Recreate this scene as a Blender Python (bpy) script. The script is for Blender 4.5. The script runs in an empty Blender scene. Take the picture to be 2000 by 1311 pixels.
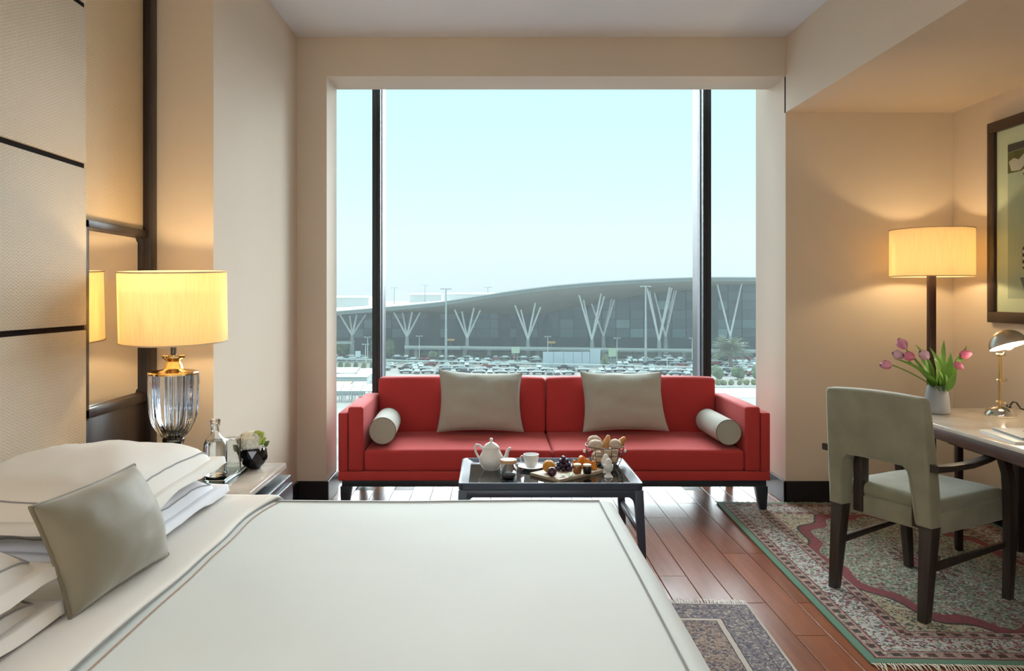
import bpy, bmesh, math, random
from mathutils import Vector, Matrix, noise as mnoise

random.seed(11)
C = bpy.context.scene.collection
SC = bpy.context.scene

# ------------------------------------------------------------------ camera, sky, sun, large lights, exposure
H = 1.3
cam_d = bpy.data.cameras.new('camera')
cam_d.sensor_width = 36.0
cam_d.lens = 27.0
cam_d.shift_x = 0.021
cam_d.shift_y = -0.0398
cam_d.clip_start = 0.05
cam_d.clip_end = 6000
cam = bpy.data.objects.new('camera', cam_d)
cam.location = (0, 0, H)
cam.rotation_euler = (math.radians(90), 0, 0)
C.objects.link(cam)
SC.camera = cam

SC.view_settings.view_transform = 'Standard'
SC.view_settings.look = 'None'
SC.view_settings.gamma = 1.0
SC.view_settings.use_curve_mapping = False
SC.view_settings.exposure = 0.28


def lin(c):
    c = c / 255.0
    return c / 12.92 if c <= 0.04045 else ((c + 0.055) / 1.055) ** 2.4


def col(r, g, b, a=1.0):
    return (lin(r), lin(g), lin(b), a)


world = bpy.data.worlds.new('sky')
SC.world = world
world.use_nodes = True
wn = world.node_tree.nodes
wl = world.node_tree.links
wn.clear()
w_out = wn.new('ShaderNodeOutputWorld')
w_bg = wn.new('ShaderNodeBackground')
w_bg.inputs['Strength'].default_value = 0.85
w_tc = wn.new('ShaderNodeTexCoord')
w_sep = wn.new('ShaderNodeSeparateXYZ')
w_ramp = wn.new('ShaderNodeValToRGB')
wl.new(w_tc.outputs['Generated'], w_sep.inputs[0])
wl.new(w_sep.outputs['Z'], w_ramp.inputs['Fac'])
rr = w_ramp.color_ramp
rr.elements[0].position = 0.0
rr.elements[0].color = col(214, 228, 238)
rr.elements[1].position = 0.26
rr.elements[1].color = col(210, 254, 255)
e_ = rr.elements.new(0.06)
e_.color = col(223, 240, 246)
e_ = rr.elements.new(0.15)
e_.color = col(216, 250, 252)
wl.new(w_ramp.outputs['Color'], w_bg.inputs['Color'])
wl.new(w_bg.outputs[0], w_out.inputs['Surface'])


def add_light(name, kind, loc, energy, color, rot=(0, 0, 0), parent=None, **kw):
    d = bpy.data.lights.new(name, kind)
    d.energy = energy
    d.color = color
    for k, v in kw.items():
        setattr(d, k, v)
    o = bpy.data.objects.new(name, d)
    o.location = loc
    o.rotation_euler = rot
    C.objects.link(o)
    if parent:
        o.parent = parent
    return o


# hazy sun, low in front of the window: light travels towards the camera and down
add_light('hazy_sun', 'SUN', (0, 40, 40), 10.0, (0.93, 0.97, 1.0),
          (math.radians(-64), 0, math.radians(-10)), angle=math.radians(70))
# unseen fill lights added under the ceiling behind the photographer to brighten the room
for i_, (lx, ly) in enumerate([(-0.75, -1.5), (0.95, -1.5)]):
    add_light('ceiling_fill_light', 'AREA', (lx, ly, 2.88), 23, (0.95, 0.98, 1.0),
              (0, 0, 0), shape='RECTANGLE', size=1.2, size_y=1.2)
add_light('assumed_bedside_fill_light', 'POINT', (-1.24, 0.12, 1.25), 9.0, (1.0, 0.66, 0.32), shadow_soft_size=0.12)  # assumed source, no lamp built: bare warm light added out of view for the pillows
add_light('alcove_fill_light', 'AREA', (2.3, 1.4, 2.42), 2, (1.0, 0.84, 0.64), (0, 0, 0), shape='DISK', size=0.5)  # added warm fill above the desk alcove, no fixture seen there


# ------------------------------------------------------------------ materials
class NT:
    def __init__(self, name):
        self.m = bpy.data.materials.new(name)
        self.m.use_nodes = True
        self.t = self.m.node_tree
        self.b = self.t.nodes['Principled BSDF']
        self.out = self.t.nodes['Material Output']
        self._tc = None

    def n(self, typ, **kw):
        nd = self.t.nodes.new(typ)
        for k, v in kw.items():
            setattr(nd, k, v)
        return nd

    def l(self, a, b):
        self.t.links.new(a, b)

    def _in(self, sock, v):
        if v is None:
            return
        if hasattr(v, 'is_output'):
            self.l(v, sock)
        else:
            sock.default_value = v

    @property
    def tc(self):
        if self._tc is None:
            self._tc = self.n('ShaderNodeTexCoord')
        return self._tc.outputs['Object']

    def math(self, op, a, b=None, c=None):
        nd = self.n('ShaderNodeMath', operation=op)
        self._in(nd.inputs[0], a)
        if b is not None:
            self._in(nd.inputs[1], b)
        if c is not None:
            self._in(nd.inputs[2], c)
        return nd.outputs[0]

    def xyz(self, v=None):
        s = self.n('ShaderNodeSeparateXYZ')
        self.l(v or self.tc, s.inputs[0])
        return s.outputs

    def noise(self, scale, detail=3, vec=None, rough=0.5, dist=0.0):
        nd = self.n('ShaderNodeTexNoise')
        nd.inputs['Scale'].default_value = scale
        nd.inputs['Detail'].default_value = detail
        nd.inputs['Roughness'].default_value = rough
        nd.inputs['Distortion'].default_value = dist
        self.l(vec or self.tc, nd.inputs['Vector'])
        return nd.outputs['Fac']

    def vor(self, scale, vec=None, out='Color'):
        nd = self.n('ShaderNodeTexVoronoi')
        nd.inputs['Scale'].default_value = scale
        self.l(vec or self.tc, nd.inputs['Vector'])
        return nd.outputs[out]

    def mapping(self, scale=(1, 1, 1), rot=(0, 0, 0), loc=(0, 0, 0), vec=None):
        nd = self.n('ShaderNodeMapping')
        nd.inputs['Scale'].default_value = scale
        nd.inputs['Rotation'].default_value = rot
        nd.inputs['Location'].default_value = loc
        self.l(vec or self.tc, nd.inputs['Vector'])
        return nd.outputs[0]

    def ramp(self, fac, stops, const=False):
        nd = self.n('ShaderNodeValToRGB')
        r = nd.color_ramp
        if const:
            r.interpolation = 'CONSTANT'
        while len(r.elements) < len(stops):
            r.elements.new(0.5)
        for e, (p, c) in zip(r.elements, stops):
            e.position = p
            e.color = c
        self.l(fac, nd.inputs['Fac'])
        return nd.outputs['Color']

    def mix(self, fac, a, b, mode='MIX'):
        nd = self.n('ShaderNodeMix', data_type='RGBA', blend_type=mode)
        self._in(nd.inputs[0], fac)
        self._in(nd.inputs[6], a)
        self._in(nd.inputs[7], b)
        return nd.outputs[2]

    def bump(self, height, strength=0.2, dist=0.01):
        nd = self.n('ShaderNodeBump')
        nd.inputs['Strength'].default_value = strength
        nd.inputs['Distance'].default_value = dist
        self.l(height, nd.inputs['Height'])
        self.l(nd.outputs[0], self.b.inputs['Normal'])

    def set(self, **kw):
        for k, v in kw.items():
            self._in(self.b.inputs[k.replace('_', ' ')], v)


def scaled(c, f):
    return (min(1, c[0] * f), min(1, c[1] * f), min(1, c[2] * f), 1)


def M(name, c, rough=0.6, metal=0.0, var=0.06, vs=6.0, bump=0.0, bs=150.0, spec=None, sheen=0.0, coat=0.0):
    t = NT(name)
    f = t.noise(vs, 3)
    t.set(Base_Color=t.ramp(f, [(0.3, scaled(c, 1 - var)), (0.7, scaled(c, 1 + var))]), Roughness=rough, Metallic=metal)
    if spec is not None:
        t.set(Specular_IOR_Level=spec)
    if sheen:
        t.set(Sheen_Weight=sheen, Sheen_Roughness=0.4)
    if coat:
        t.set(Coat_Weight=coat, Coat_Roughness=0.08)
    if bump:
        t.bump(t.noise(bs, 2), bump, 0.002)
    return t.m


def weave_mat(name, c, scale=900, var=0.1, rough=0.85, sheen=0.2, bump=0.25, streak=0.08):
    """woven fabric: crossed thread relief with fine slub variation"""
    t = NT(name)
    x, y, z = t.xyz()
    s = t.math('SINE', t.math('MULTIPLY', t.math('ADD', x, y), scale))
    s2 = t.math('SINE', t.math('MULTIPLY', t.math('SUBTRACT', z, y), scale))
    w = t.math('MULTIPLY', s, s2)
    n1 = t.noise(7, 3)
    n2 = t.noise(60, 3, t.mapping((8, 8, 1)))
    base = t.ramp(n1, [(0.3, scaled(c, 1 - var * 0.6)), (0.7, scaled(c, 1 + var * 0.6))])
    base = t.mix(t.math('MULTIPLY', n2, streak * 2), base, scaled(c, 1.35))
    t.set(Base_Color=base, Roughness=rough, Sheen_Weight=sheen, Sheen_Roughness=0.5)
    t.bump(t.math('ADD', w, t.math('MULTIPLY', n2, 1.5)), bump, 0.0006)
    return t.m


def wall_paint(name, c):
    t = NT(name)
    f = t.noise(1.6, 2)
    t.set(Base_Color=t.ramp(f, [(0.3, scaled(c, 0.985)), (0.7, scaled(c, 1.015))]), Roughness=0.75, Specular_IOR_Level=0.25)
    t.bump(t.noise(220, 2), 0.06, 0.002)
    return t.m


def herringbone(name, c):
    t = NT(name)
    x, y, z = t.xyz()
    tri = t.math('PINGPONG', y, 0.011)
    s = t.math('SINE', t.math('MULTIPLY', t.math('ADD', z, t.math('MULTIPLY', tri, 0.8)), 2 * math.pi / 0.0105))
    f = t.math('MULTIPLY_ADD', s, 0.5, 0.5)
    f2 = t.noise(25, 3, t.mapping((1, 1, 6)))
    base = t.mix(t.math('MULTIPLY', f, 0.8), scaled(c, 0.87), scaled(c, 1.08))
    base = t.mix(t.math('MULTIPLY', f2, 0.22), base, scaled(c, 0.86))
    t.set(Base_Color=base, Roughness=0.6, Specular_IOR_Level=0.35)
    t.bump(f, 0.35, 0.002)
    return t.m


def wood(name, dark, light, rough=0.35, axis='z', coat=0.0, ring=30, rnd=0.0, spec=0.5):
    t = NT(name)
    sc = {'x': (1, 14, 14), 'y': (14, 1, 14), 'z': (14, 14, 1)}[axis]
    vec = t.mapping(sc)
    if rnd:
        oi = t.n('ShaderNodeObjectInfo')
        add = t.n('ShaderNodeVectorMath', operation='ADD')
        cx = t.n('ShaderNodeCombineXYZ')
        t.l(t.math('MULTIPLY', oi.outputs['Random'], 37.0), cx.inputs[0])
        t.l(t.math('MULTIPLY', oi.outputs['Random'], 91.0), cx.inputs[1])
        t.l(vec, add.inputs[0])
        t.l(cx.outputs[0], add.inputs[1])
        vec = add.outputs[0]
    f = t.noise(ring / 14.0, 5, vec, 0.6, 0.6)
    base = t.ramp(f, [(0.3, dark), (0.7, light)])
    if rnd:
        base = t.mix(rnd, base, t.ramp(oi.outputs['Random'], [(0, scaled(dark, 0.75)), (0.5, dark), (1, scaled(light, 1.25))]))
    t.set(Base_Color=base, Roughness=rough, Specular_IOR_Level=spec)
    if coat:
        t.set(Coat_Weight=coat, Coat_Roughness=0.12)
    if not rnd:
        t.bump(f, 0.05, 0.002)
    return t.m


def marble(name, c, vein, rough=0.12, scale=3.0):
    t = NT(name)
    f = t.noise(scale, 6, None, 0.6, 1.4)
    g = t.noise(scale * 2.2, 4, None, 0.6, 2.2)
    base = t.ramp(f, [(0.3, vein), (0.5, c), (0.75, scaled(c, 1.06))])
    base = t.mix(t.math('MULTIPLY', g, 0.35), base, vein)
    t.set(Base_Color=base, Roughness=rough)
    return t.m


def glass(name, c=(1, 1, 1, 1), rough=0.0, ior=1.45):
    t = NT(name)
    f = t.noise(3, 2)
    t.set(Base_Color=t.ramp(f, [(0.3, scaled(c, 0.99)), (0.7, c)]), Roughness=rough, Transmission_Weight=1.0, IOR=ior)
    return t.m


def pane_mat(name, tint=(0.97, 1.0, 1.0, 1)):
    """thin architectural glazing: clear transmission with a Fresnel reflection"""
    t = NT(name)
    tr = t.n('ShaderNodeBsdfTransparent')
    tr.inputs[0].default_value = tint
    gl = t.n('ShaderNodeBsdfGlossy')
    gl.inputs['Roughness'].default_value = 0.02
    fr = t.n('ShaderNodeFresnel')
    fr.inputs['IOR'].default_value = 1.12
    mx = t.n('ShaderNodeMixShader')
    ge = t.n('ShaderNodeNewGeometry')
    t.l(t.math('MULTIPLY', fr.outputs[0], t.math('SUBTRACT', 1.0, ge.outputs['Backfacing'])), mx.inputs[0])
    t.l(tr.outputs[0], mx.inputs[1])
    t.l(gl.outputs[0], mx.inputs[2])
    t.l(mx.outputs[0], t.out.inputs['Surface'])
    return t.m


def shade_mat(name, c, tcol):
    t = NT(name)
    x, y, z = t.xyz()
    w = t.noise(160, 2, t.mapping((1, 1, 0.06)))
    base = t.ramp(w, [(0.3, scaled(c, 0.94)), (0.7, c)])
    tb = t.ramp(w, [(0.3, scaled(tcol, 0.9)), (0.7, tcol)])
    d = t.n('ShaderNodeBsdfDiffuse')
    t.l(base, d.inputs[0])
    tr = t.n('ShaderNodeBsdfTranslucent')
    t.l(tb, tr.inputs[0])
    mx = t.n('ShaderNodeMixShader')
    mx.inputs[0].default_value = 0.62
    t.l(d.outputs[0], mx.inputs[1])
    t.l(tr.outputs[0], mx.inputs[2])
    t.l(mx.outputs[0], t.out.inputs['Surface'])
    return t.m


def emit_mat(name, c, s):
    """glowing frosted bulb that lets its own filament light pass"""
    t = NT(name)
    tr = t.n('ShaderNodeBsdfTransparent')
    em = t.n('ShaderNodeEmission')
    em.inputs[0].default_value = c
    em.inputs[1].default_value = s
    ad = t.n('ShaderNodeAddShader')
    t.l(tr.outputs[0], ad.inputs[0])
    t.l(em.outputs[0], ad.inputs[1])
    t.l(ad.outputs[0], t.out.inputs['Surface'])
    return t.m


def rug_mat(name, hx, hy, pal, bands, field=None):
    """knotted rug: band borders by distance to the edge, rosettes and small scattered motifs"""
    t = NT(name)
    x, y, z = t.xyz()
    wob = t.math('MULTIPLY', t.math('SUBTRACT', t.noise(30, 2), 0.5), 0.006)
    ax = t.math('SUBTRACT', hx, t.math('ABSOLUTE', x))
    ay = t.math('SUBTRACT', hy, t.math('ABSOLUTE', y))
    e = t.math('ADD', t.math('MINIMUM', ax, ay), wob)
    # motifs: cells coloured at random, drawn over the ground
    warp = t.n('ShaderNodeVectorMath', operation='ADD')
    nz = t.n('ShaderNodeTexNoise')
    nz.inputs['Scale'].default_value = 40
    t.l(t.tc, nz.inputs['Vector'])
    sv = t.n('ShaderNodeVectorMath', operation='SCALE')
    t.l(nz.outputs['Color'], sv.inputs[0])
    sv.inputs['Scale'].default_value = 0.03
    t.l(t.tc, warp.inputs[0])
    t.l(sv.outputs[0], warp.inputs[1])
    v1 = t.vor(120, warp.outputs[0], 'Color')
    s1 = t.n('ShaderNodeSeparateColor')
    t.l(v1, s1.inputs[0])
    v2 = t.vor(38, warp.outputs[0], 'Color')
    s2 = t.n('ShaderNodeSeparateColor')
    t.l(v2, s2.inputs[0])
    d2 = t.vor(38, warp.outputs[0], 'Distance')

    def motif(ground, cols, dens, fine=True):
        n = len(cols)
        a = s1 if fine else s2
        c = t.ramp(a.outputs[0], [(i / n, cols[i]) for i in range(n)], True)
        return t.mix(t.math('LESS_THAN', a.outputs[1], dens), ground, c)

    dark = pal['dark']
    field_c = motif(pal['field'], pal['fieldm'], 0.66)
    flower = t.math('LESS_THAN', d2, 0.32)
    field_c = t.mix(t.math('MULTIPLY', flower, t.math('GREATER_THAN', s2.outputs[0], 0.62)), field_c, pal['red'])
    sp_c = motif(pal['spandrel'], pal['fieldm'], 0.55)
    if field:
        a, b = field
        ang = t.math('ARCTAN2', t.math('DIVIDE', y, b), t.math('DIVIDE', x, a))
        r = t.math('SQRT', t.math('ADD', t.math('POWER', t.math('DIVIDE', t.math('ABSOLUTE', x), a), 2.0), t.math('POWER', t.math('DIVIDE', t.math('ABSOLUTE', y), b), 2.0)))
        r = t.math('ADD', r, t.math('MULTIPLY', t.math('SINE', t.math('MULTIPLY', ang, 12.0)), 0.05))
        inner = t.math('LESS_THAN', r, 0.94)
        band = t.math('MULTIPLY', t.math('GREATER_THAN', r, 0.94), t.math('LESS_THAN', r, 1.06))
        line = t.math('MULTIPLY', t.math('GREATER_THAN', r, 1.06), t.math('LESS_THAN', r, 1.085))
        med = t.math('LESS_THAN', r, 0.2)
        medl = t.math('MULTIPLY', t.math('GREATER_THAN', r, 0.2), t.math('LESS_THAN', r, 0.24))
        fc = t.mix(inner, sp_c, field_c)
        fc = t.mix(band, fc, motif(pal['red'], [scaled(pal['red'], 0.7), pal['red'], scaled(pal['red'], 1.3)], 0.6))
        fc = t.mix(line, fc, dark)
        fc = t.mix(med, fc, motif(pal['red'], pal['fieldm'], 0.4))
        fc = t.mix(medl, fc, dark)
    else:
        fc = field_c
    cc = fc
    sel = t.math('LESS_THAN', ax, ay)
    along = t.math('ADD', t.math('MULTIPLY', y, sel), t.math('MULTIPLY', x, t.math('SUBTRACT', 1.0, sel)))
    for (e0, e1, kind) in bands:
        mask = t.math('MULTIPLY', t.math('GREATER_THAN', e, e0), t.math('LESS_THAN', e, e1))
        if kind == 'blocks':
            mid = (e0 + e1) / 2
            blk = t.math('SINE', t.math('MULTIPLY', along, 2 * math.pi / 0.062))
            inb = t.math('MULTIPLY', t.math('GREATER_THAN', blk, -0.1), t.math('LESS_THAN', t.math('ABSOLUTE', t.math('SUBTRACT', e, mid)), (e1 - e0) * 0.34))
            bc = t.mix(inb, motif(pal['guard'], pal['fieldm'], 0.35), motif(dark, [dark, pal['red'], dark, scaled(pal['red'], 0.6)], 0.7))
        elif kind == 'floral':
            bc = motif(pal['border'], pal['borderm'], 0.55)
            bc = t.mix(t.math('MULTIPLY', t.math('LESS_THAN', d2, 0.3), t.math('GREATER_THAN', s2.outputs[2], 0.6)), bc, pal['red'])
        else:
            bc = pal[kind]
        cc = t.mix(mask, cc, bc)
    pile = t.noise(700, 2)
    cc = t.mix(t.math('MULTIPLY', t.noise(4, 3), 0.25), cc, scaled(pal['field'], 0.8))
    cc = t.mix(t.math('MULTIPLY', pile, 0.18), cc, (0.02, 0.02, 0.02, 1))
    t.set(Base_Color=cc, Roughness=0.95, Sheen_Weight=0.15, Specular_IOR_Level=0.1)
    t.bump(pile, 0.6, 0.003)
    return t.m


# ------------------------------------------------------------------ mesh helpers
def NB():
    return bmesh.new()


def box(bm, x0, x1, y0, y1, z0, z1, bev=0.0, seg=2):
    r = bmesh.ops.create_cube(bm, size=1.0)
    vs = r['verts']
    for v in vs:
        v.co = Vector(((x0 + x1) / 2 + v.co.x * (x1 - x0), (y0 + y1) / 2 + v.co.y * (y1 - y0), (z0 + z1) / 2 + v.co.z * (z1 - z0)))
    if bev:
        es = list({e for v in vs for e in v.link_edges})
        bmesh.ops.bevel(bm, geom=es, offset=bev, segments=seg, profile=0.5, affect='EDGES', clamp_overlap=True)
    return bm


def hexa(bm, b, t, bev=0.0, seg=2):
    """box from 4 bottom and 4 top corners, same winding (counter-clockwise from above)"""
    vs = [bm.verts.new(p) for p in list(b) + list(t)]
    fs = [(3, 2, 1, 0), (4, 5, 6, 7), (0, 1, 5, 4), (1, 2, 6, 5), (2, 3, 7, 6), (3, 0, 4, 7)]
    ff = [bm.faces.new([vs[i] for i in f]) for f in fs]
    if bev:
        es = list({e for f in ff for e in f.edges})
        bmesh.ops.bevel(bm, geom=es, offset=bev, segments=seg, profile=0.5, affect='EDGES', clamp_overlap=True)
    return bm


def bar(bm, p0, p1, w0, w1=None, up=(0, 0, 1), d0=None, d1=None, bev=0.0):
    """tapered rectangular bar from p0 to p1; w across, d in the other direction"""
    p0, p1 = Vector(p0), Vector(p1)
    w1 = w0 if w1 is None else w1
    d0 = w0 if d0 is None else d0
    d1 = w1 if d1 is None else d1
    ax = (p1 - p0).normalized()
    u = Vector(up)
    if abs(ax.dot(u)) > 0.95:
        u = Vector((0, 1, 0))
    s = ax.cross(u).normalized()
    q = s.cross(ax).normalized()
    b = [p0 - s * w0 / 2 - q * d0 / 2, p0 + s * w0 / 2 - q * d0 / 2, p0 + s * w0 / 2 + q * d0 / 2, p0 - s * w0 / 2 + q * d0 / 2]
    t = [p1 - s * w1 / 2 - q * d1 / 2, p1 + s * w1 / 2 - q * d1 / 2, p1 + s * w1 / 2 + q * d1 / 2, p1 - s * w1 / 2 + q * d1 / 2]
    hexa(bm, b, t, bev)
    return bm


def lathe(bm, prof, c=(0, 0, 0), seg=32, flute=None, cap=True):
    """revolve (r, z) profile around z through c"""
    rings = []
    for (r, z) in prof:
        ring = []
        for i in range(seg):
            a = 2 * math.pi * i / seg
            k = r
            if flute and r > 0:
                k = r * (1 + flute(a, z))
            ring.append(bm.verts.new((c[0] + k * math.cos(a), c[1] + k * math.sin(a), c[2] + z)))
        rings.append(ring)
    for a, b in zip(rings, rings[1:]):
        for i in range(seg):
            j = (i + 1) % seg
            bm.faces.new((a[i], a[j], b[j], b[i]))
    if cap:
        bm.faces.new(list(reversed(rings[0])))
        bm.faces.new(rings[-1])
    return bm


def tube(bm, pts, rad, seg=8, cap=True, closed=False):
    pts = [Vector(p) for p in pts]
    n = len(pts)
    rads = rad if isinstance(rad, (list, tuple)) else [rad] * n
    rings = []
    prev = None
    for i, p in enumerate(pts):
        if closed:
            d = pts[(i + 1) % n] - pts[i - 1]
        else:
            d = pts[min(i + 1, n - 1)] - pts[max(i - 1, 0)]
        d.normalize()
        if prev is None:
            u = Vector((0, 0, 1)) if abs(d.z) < 0.9 else Vector((1, 0, 0))
            s = d.cross(u).normalized()
        else:
            s = (prev - d * prev.dot(d)).normalized()
        prev = s
        q = d.cross(s)
        rings.append([bm.verts.new(p + (s * math.cos(2 * math.pi * k / seg) + q * math.sin(2 * math.pi * k / seg)) * rads[i]) for k in range(seg)])
    pairs = list(zip(rings, rings[1:]))
    if closed:
        pairs.append((rings[-1], rings[0]))
    for a, b in pairs:
        for k in range(seg):
            j = (k + 1) % seg
            bm.faces.new((a[k], a[j], b[j], b[k]))
    if cap and not closed:
        bm.faces.new(list(reversed(rings[0])))
        bm.faces.new(rings[-1])
    return bm


def ball(bm, c, r, sx=1, sy=1, sz=1, seg=16, rings=10, lump=0.0, seed=0):
    ret = bmesh.ops.create_uvsphere(bm, u_segments=seg, v_segments=rings, radius=1.0)
    for v in ret['verts']:
        k = 1.0
        if lump:
            k += lump * mnoise.noise(v.co * 2.1 + Vector((seed * 3.7, seed, 0)))
        v.co = Vector((c[0] + v.co.x * r * sx * k, c[1] + v.co.y * r * sy * k, c[2] + v.co.z * r * sz * k))
    return bm


def prism(bm, poly, p_fn):
    """extrude a 2-D polygon between p_fn(u, v, 0) and p_fn(u, v, 1)"""
    a = [bm.verts.new(p_fn(u, v, 0)) for u, v in poly]
    b = [bm.verts.new(p_fn(u, v, 1)) for u, v in poly]
    n = len(poly)
    bm.faces.new(list(reversed(a)))
    bm.faces.new(b)
    for i in range(n):
        j = (i + 1) % n
        bm.faces.new((a[i], a[j], b[j], b[i]))
    return bm


def fix(bm):
    bmesh.ops.recalc_face_normals(bm, faces=bm.faces)
    return bm


def mesh_of(name, bm, mat, smooth=True, angle=40):
    fix(bm)
    me = bpy.data.meshes.new(name)
    bm.to_mesh(me)
    bm.free()
    for m_ in (mat if isinstance(mat, (list, tuple)) else [mat]):
        me.materials.append(m_)
    if smooth:
        me.polygons.foreach_set('use_smooth', [True] * len(me.polygons))
        me.set_sharp_from_angle(angle=math.radians(angle))
    return me


def wloc(o):
    v = Vector((0, 0, 0))
    while o:
        v = v + Vector(o.location)
        o = o.parent
    return v


def thing(name, label, cat, loc=(0, 0, 0), rz=0.0, group=None):
    o = bpy.data.objects.new(name, None)
    o.empty_display_size = 0.1
    C.objects.link(o)
    o.location = loc
    o.rotation_euler = (0, 0, rz)
    o['label'] = label
    o['category'] = cat
    if group:
        o['group'] = group
    return o


def part(name, bm, mat, parent, local=False, smooth=True, angle=40, label=None, kind=None):
    """one mesh under its thing; coordinates are world ones unless local"""
    if not local:
        w = wloc(parent)
        bmesh.ops.translate(bm, verts=bm.verts, vec=-w)
    me = mesh_of(name, bm, mat, smooth, angle)
    o = bpy.data.objects.new(name, me)
    C.objects.link(o)
    o.parent = parent
    if label:
        o['label'] = label
    if kind:
        o['kind'] = kind
    return o


def single(name, bm, mat, label, cat, group=None, smooth=True, angle=40, kind=None):
    xs = [v.co.x for v in bm.verts]
    ys = [v.co.y for v in bm.verts]
    zs = [v.co.z for v in bm.verts]
    c = Vector(((min(xs) + max(xs)) / 2, (min(ys) + max(ys)) / 2, min(zs)))
    bmesh.ops.translate(bm, verts=bm.verts, vec=-c)
    o = bpy.data.objects.new(name, mesh_of(name, bm, mat, smooth, angle))
    o.location = c
    C.objects.link(o)
    if label:
        o['label'] = label
    if cat:
        o['category'] = cat
    if group:
        o['group'] = group
    if kind:
        o['kind'] = kind
    return o


def struct(name, bm, mat, smooth=False, parent=None):
    o = bpy.data.objects.new(name, mesh_of(name, bm, mat, smooth))
    C.objects.link(o)
    if parent:
        o.parent = parent
    else:
        o['kind'] = 'structure'
    return o


def inst(name, me, parent, loc, rot=(0, 0, 0), scale=(1, 1, 1)):
    o = bpy.data.objects.new(name, me)
    o.location = loc
    o.rotation_euler = rot
    o.scale = scale
    C.objects.link(o)
    if parent:
        o.parent = parent
    return o


def copy_tree(root, loc, rz=None, label=None, scale=None):
    r = root.copy()
    C.objects.link(r)
    r.location = loc
    if rz is not None:
        r.rotation_euler = (0, 0, rz)
    if scale is not None:
        r.scale = scale
    if label:
        r['label'] = label
    for ch in list(root.children):
        c = ch.copy()
        C.objects.link(c)
        c.parent = r
        for g in list(ch.children):
            d = g.copy()
            C.objects.link(d)
            d.parent = c
    return r


def pillow(bm, corners, nrm, tf, tb, n=22, pinch=0.06, wr=0.0, seed=0, power=0.42, flange=0.0, piping=None):
    """cushion between four corners (BL, BR, TR, TL); tf / tb bulge to the front / back"""
    BL, BR, TR, TL = [Vector(c) for c in corners]
    nrm = Vector(nrm).normalized()
    front, back = [], []

    def pos(u, v):
        uu = u * (1 - pinch * (1 - v * v) * abs(u) ** 1.5)
        vv = v * (1 - pinch * (1 - u * u) * abs(v) ** 1.5)
        a, b = (uu + 1) / 2, (vv + 1) / 2
        return BL * (1 - a) * (1 - b) + BR * a * (1 - b) + TR * a * b + TL * (1 - a) * b

    def prof(u, v):
        fu = min(1.0, abs(u) / (1 - flange)) if flange else abs(u)
        fv = min(1.0, abs(v) / (1 - flange)) if flange else abs(v)
        return (max(0.0, 1 - fu ** 2.2) * max(0.0, 1 - fv ** 2.2)) ** power

    grid_f, grid_b = {}, {}
    for i in range(n + 1):
        for j in range(n + 1):
            u = math.sin((i / n * 2 - 1) * math.pi / 2 * 0.92) / math.sin(math.pi / 2 * 0.92)
            v = math.sin((j / n * 2 - 1) * math.pi / 2 * 0.92) / math.sin(math.pi / 2 * 0.92)
            p = pos(u, v)
            h = prof(u, v)
            edge = i in (0, n) or j in (0, n)
            w = wr * mnoise.noise(Vector((u * 2.3 + seed, v * 2.3, seed * 1.7))) + wr * 0.5 * mnoise.noise(Vector((u * 6 + seed, v * 5, 9 + seed)))
            if edge:
                q = bm.verts.new(p + nrm * w * 0.6)
                grid_f[i, j] = grid_b[i, j] = q
            else:
                grid_f[i, j] = bm.verts.new(p + nrm * (h * tf + w * (0.4 + h) + 0.0015))
                grid_b[i, j] = bm.verts.new(p - nrm * (h * tb - w * 0.3 + 0.0015))
    for i in range(n):
        for j in range(n):
            bm.faces.new((grid_f[i, j], grid_f[i + 1, j], grid_f[i + 1, j + 1], grid_f[i, j + 1]))
            try:
                bm.faces.new((grid_b[i, j + 1], grid_b[i + 1, j + 1], grid_b[i + 1, j], grid_b[i, j]))
            except ValueError:
                pass
    if piping is not None:
        loop = [grid_f[i, 0].co.copy() for i in range(n)] + [grid_f[n, j].co.copy() for j in range(n)] + \
               [grid_f[i, n].co.copy() for i in range(n, 0, -1)] + [grid_f[0, j].co.copy() for j in range(n, 0, -1)]
        piping.extend(loop)
    return grid_f


PX, PY, F = 958.0, 576.0, 1500.0


def P(px, py, d):
    """where the sight line of a photo pixel meets depth d (used to take measures, in metres)"""
    return Vector(((px - PX) / F * d, d, H - (py - PY) / F * d))


# ------------------------------------------------------------------ palette
WALL = wall_paint('beige wall paint', col(227, 214, 197))
CEIL = wall_paint('white ceiling paint', col(236, 243, 250))
BASEB = M('dark lacquered skirting', col(34, 33, 36), 0.3, vs=3)
HERR = herringbone('herringbone wallcovering', col(214, 200, 178))
HERR2 = herringbone('warm wallcovering', col(226, 205, 172))
ESP = wood('espresso wood', col(34, 26, 24), col(56, 43, 38), 0.35, 'z')
ESPX = wood('espresso wood lengthwise', col(34, 26, 24), col(56, 43, 38), 0.35, 'y')
STRIP = wood('matt dark strip wood', col(26, 22, 22), col(40, 32, 30), 0.8, 'y', spec=0.05)
BLACKL = wood('black lacquered wood', col(29, 40, 50), col(38, 51, 62), 0.34, 'x', spec=0.6)
CHAIRW = wood('dark stained oak', col(44, 38, 36), col(66, 57, 52), 0.4, 'z')
PLANK = wood('reddish brown floor wood', col(116, 68, 47), col(150, 90, 62), 0.26, 'y', ring=24, rnd=0.4, spec=0.25)
SUBF = M('dark floor joint', col(52, 30, 22), 0.6)
RED = weave_mat('red woven upholstery', col(192, 58, 58), 1500, 0.05, 0.8, 0.12, 0.2, 0.05)
SAGE = weave_mat('grey sage linen', col(178, 180, 170), 1900, 0.05, 0.8, 0.3, 0.2, 0.06)
OLIVE = M('olive grey satin', col(134, 127, 108), 0.65, var=0.08, vs=5, bump=0.1, bs=400, sheen=0.4)
PIPING = M('olive piping', col(120, 112, 92), 0.6)
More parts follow.
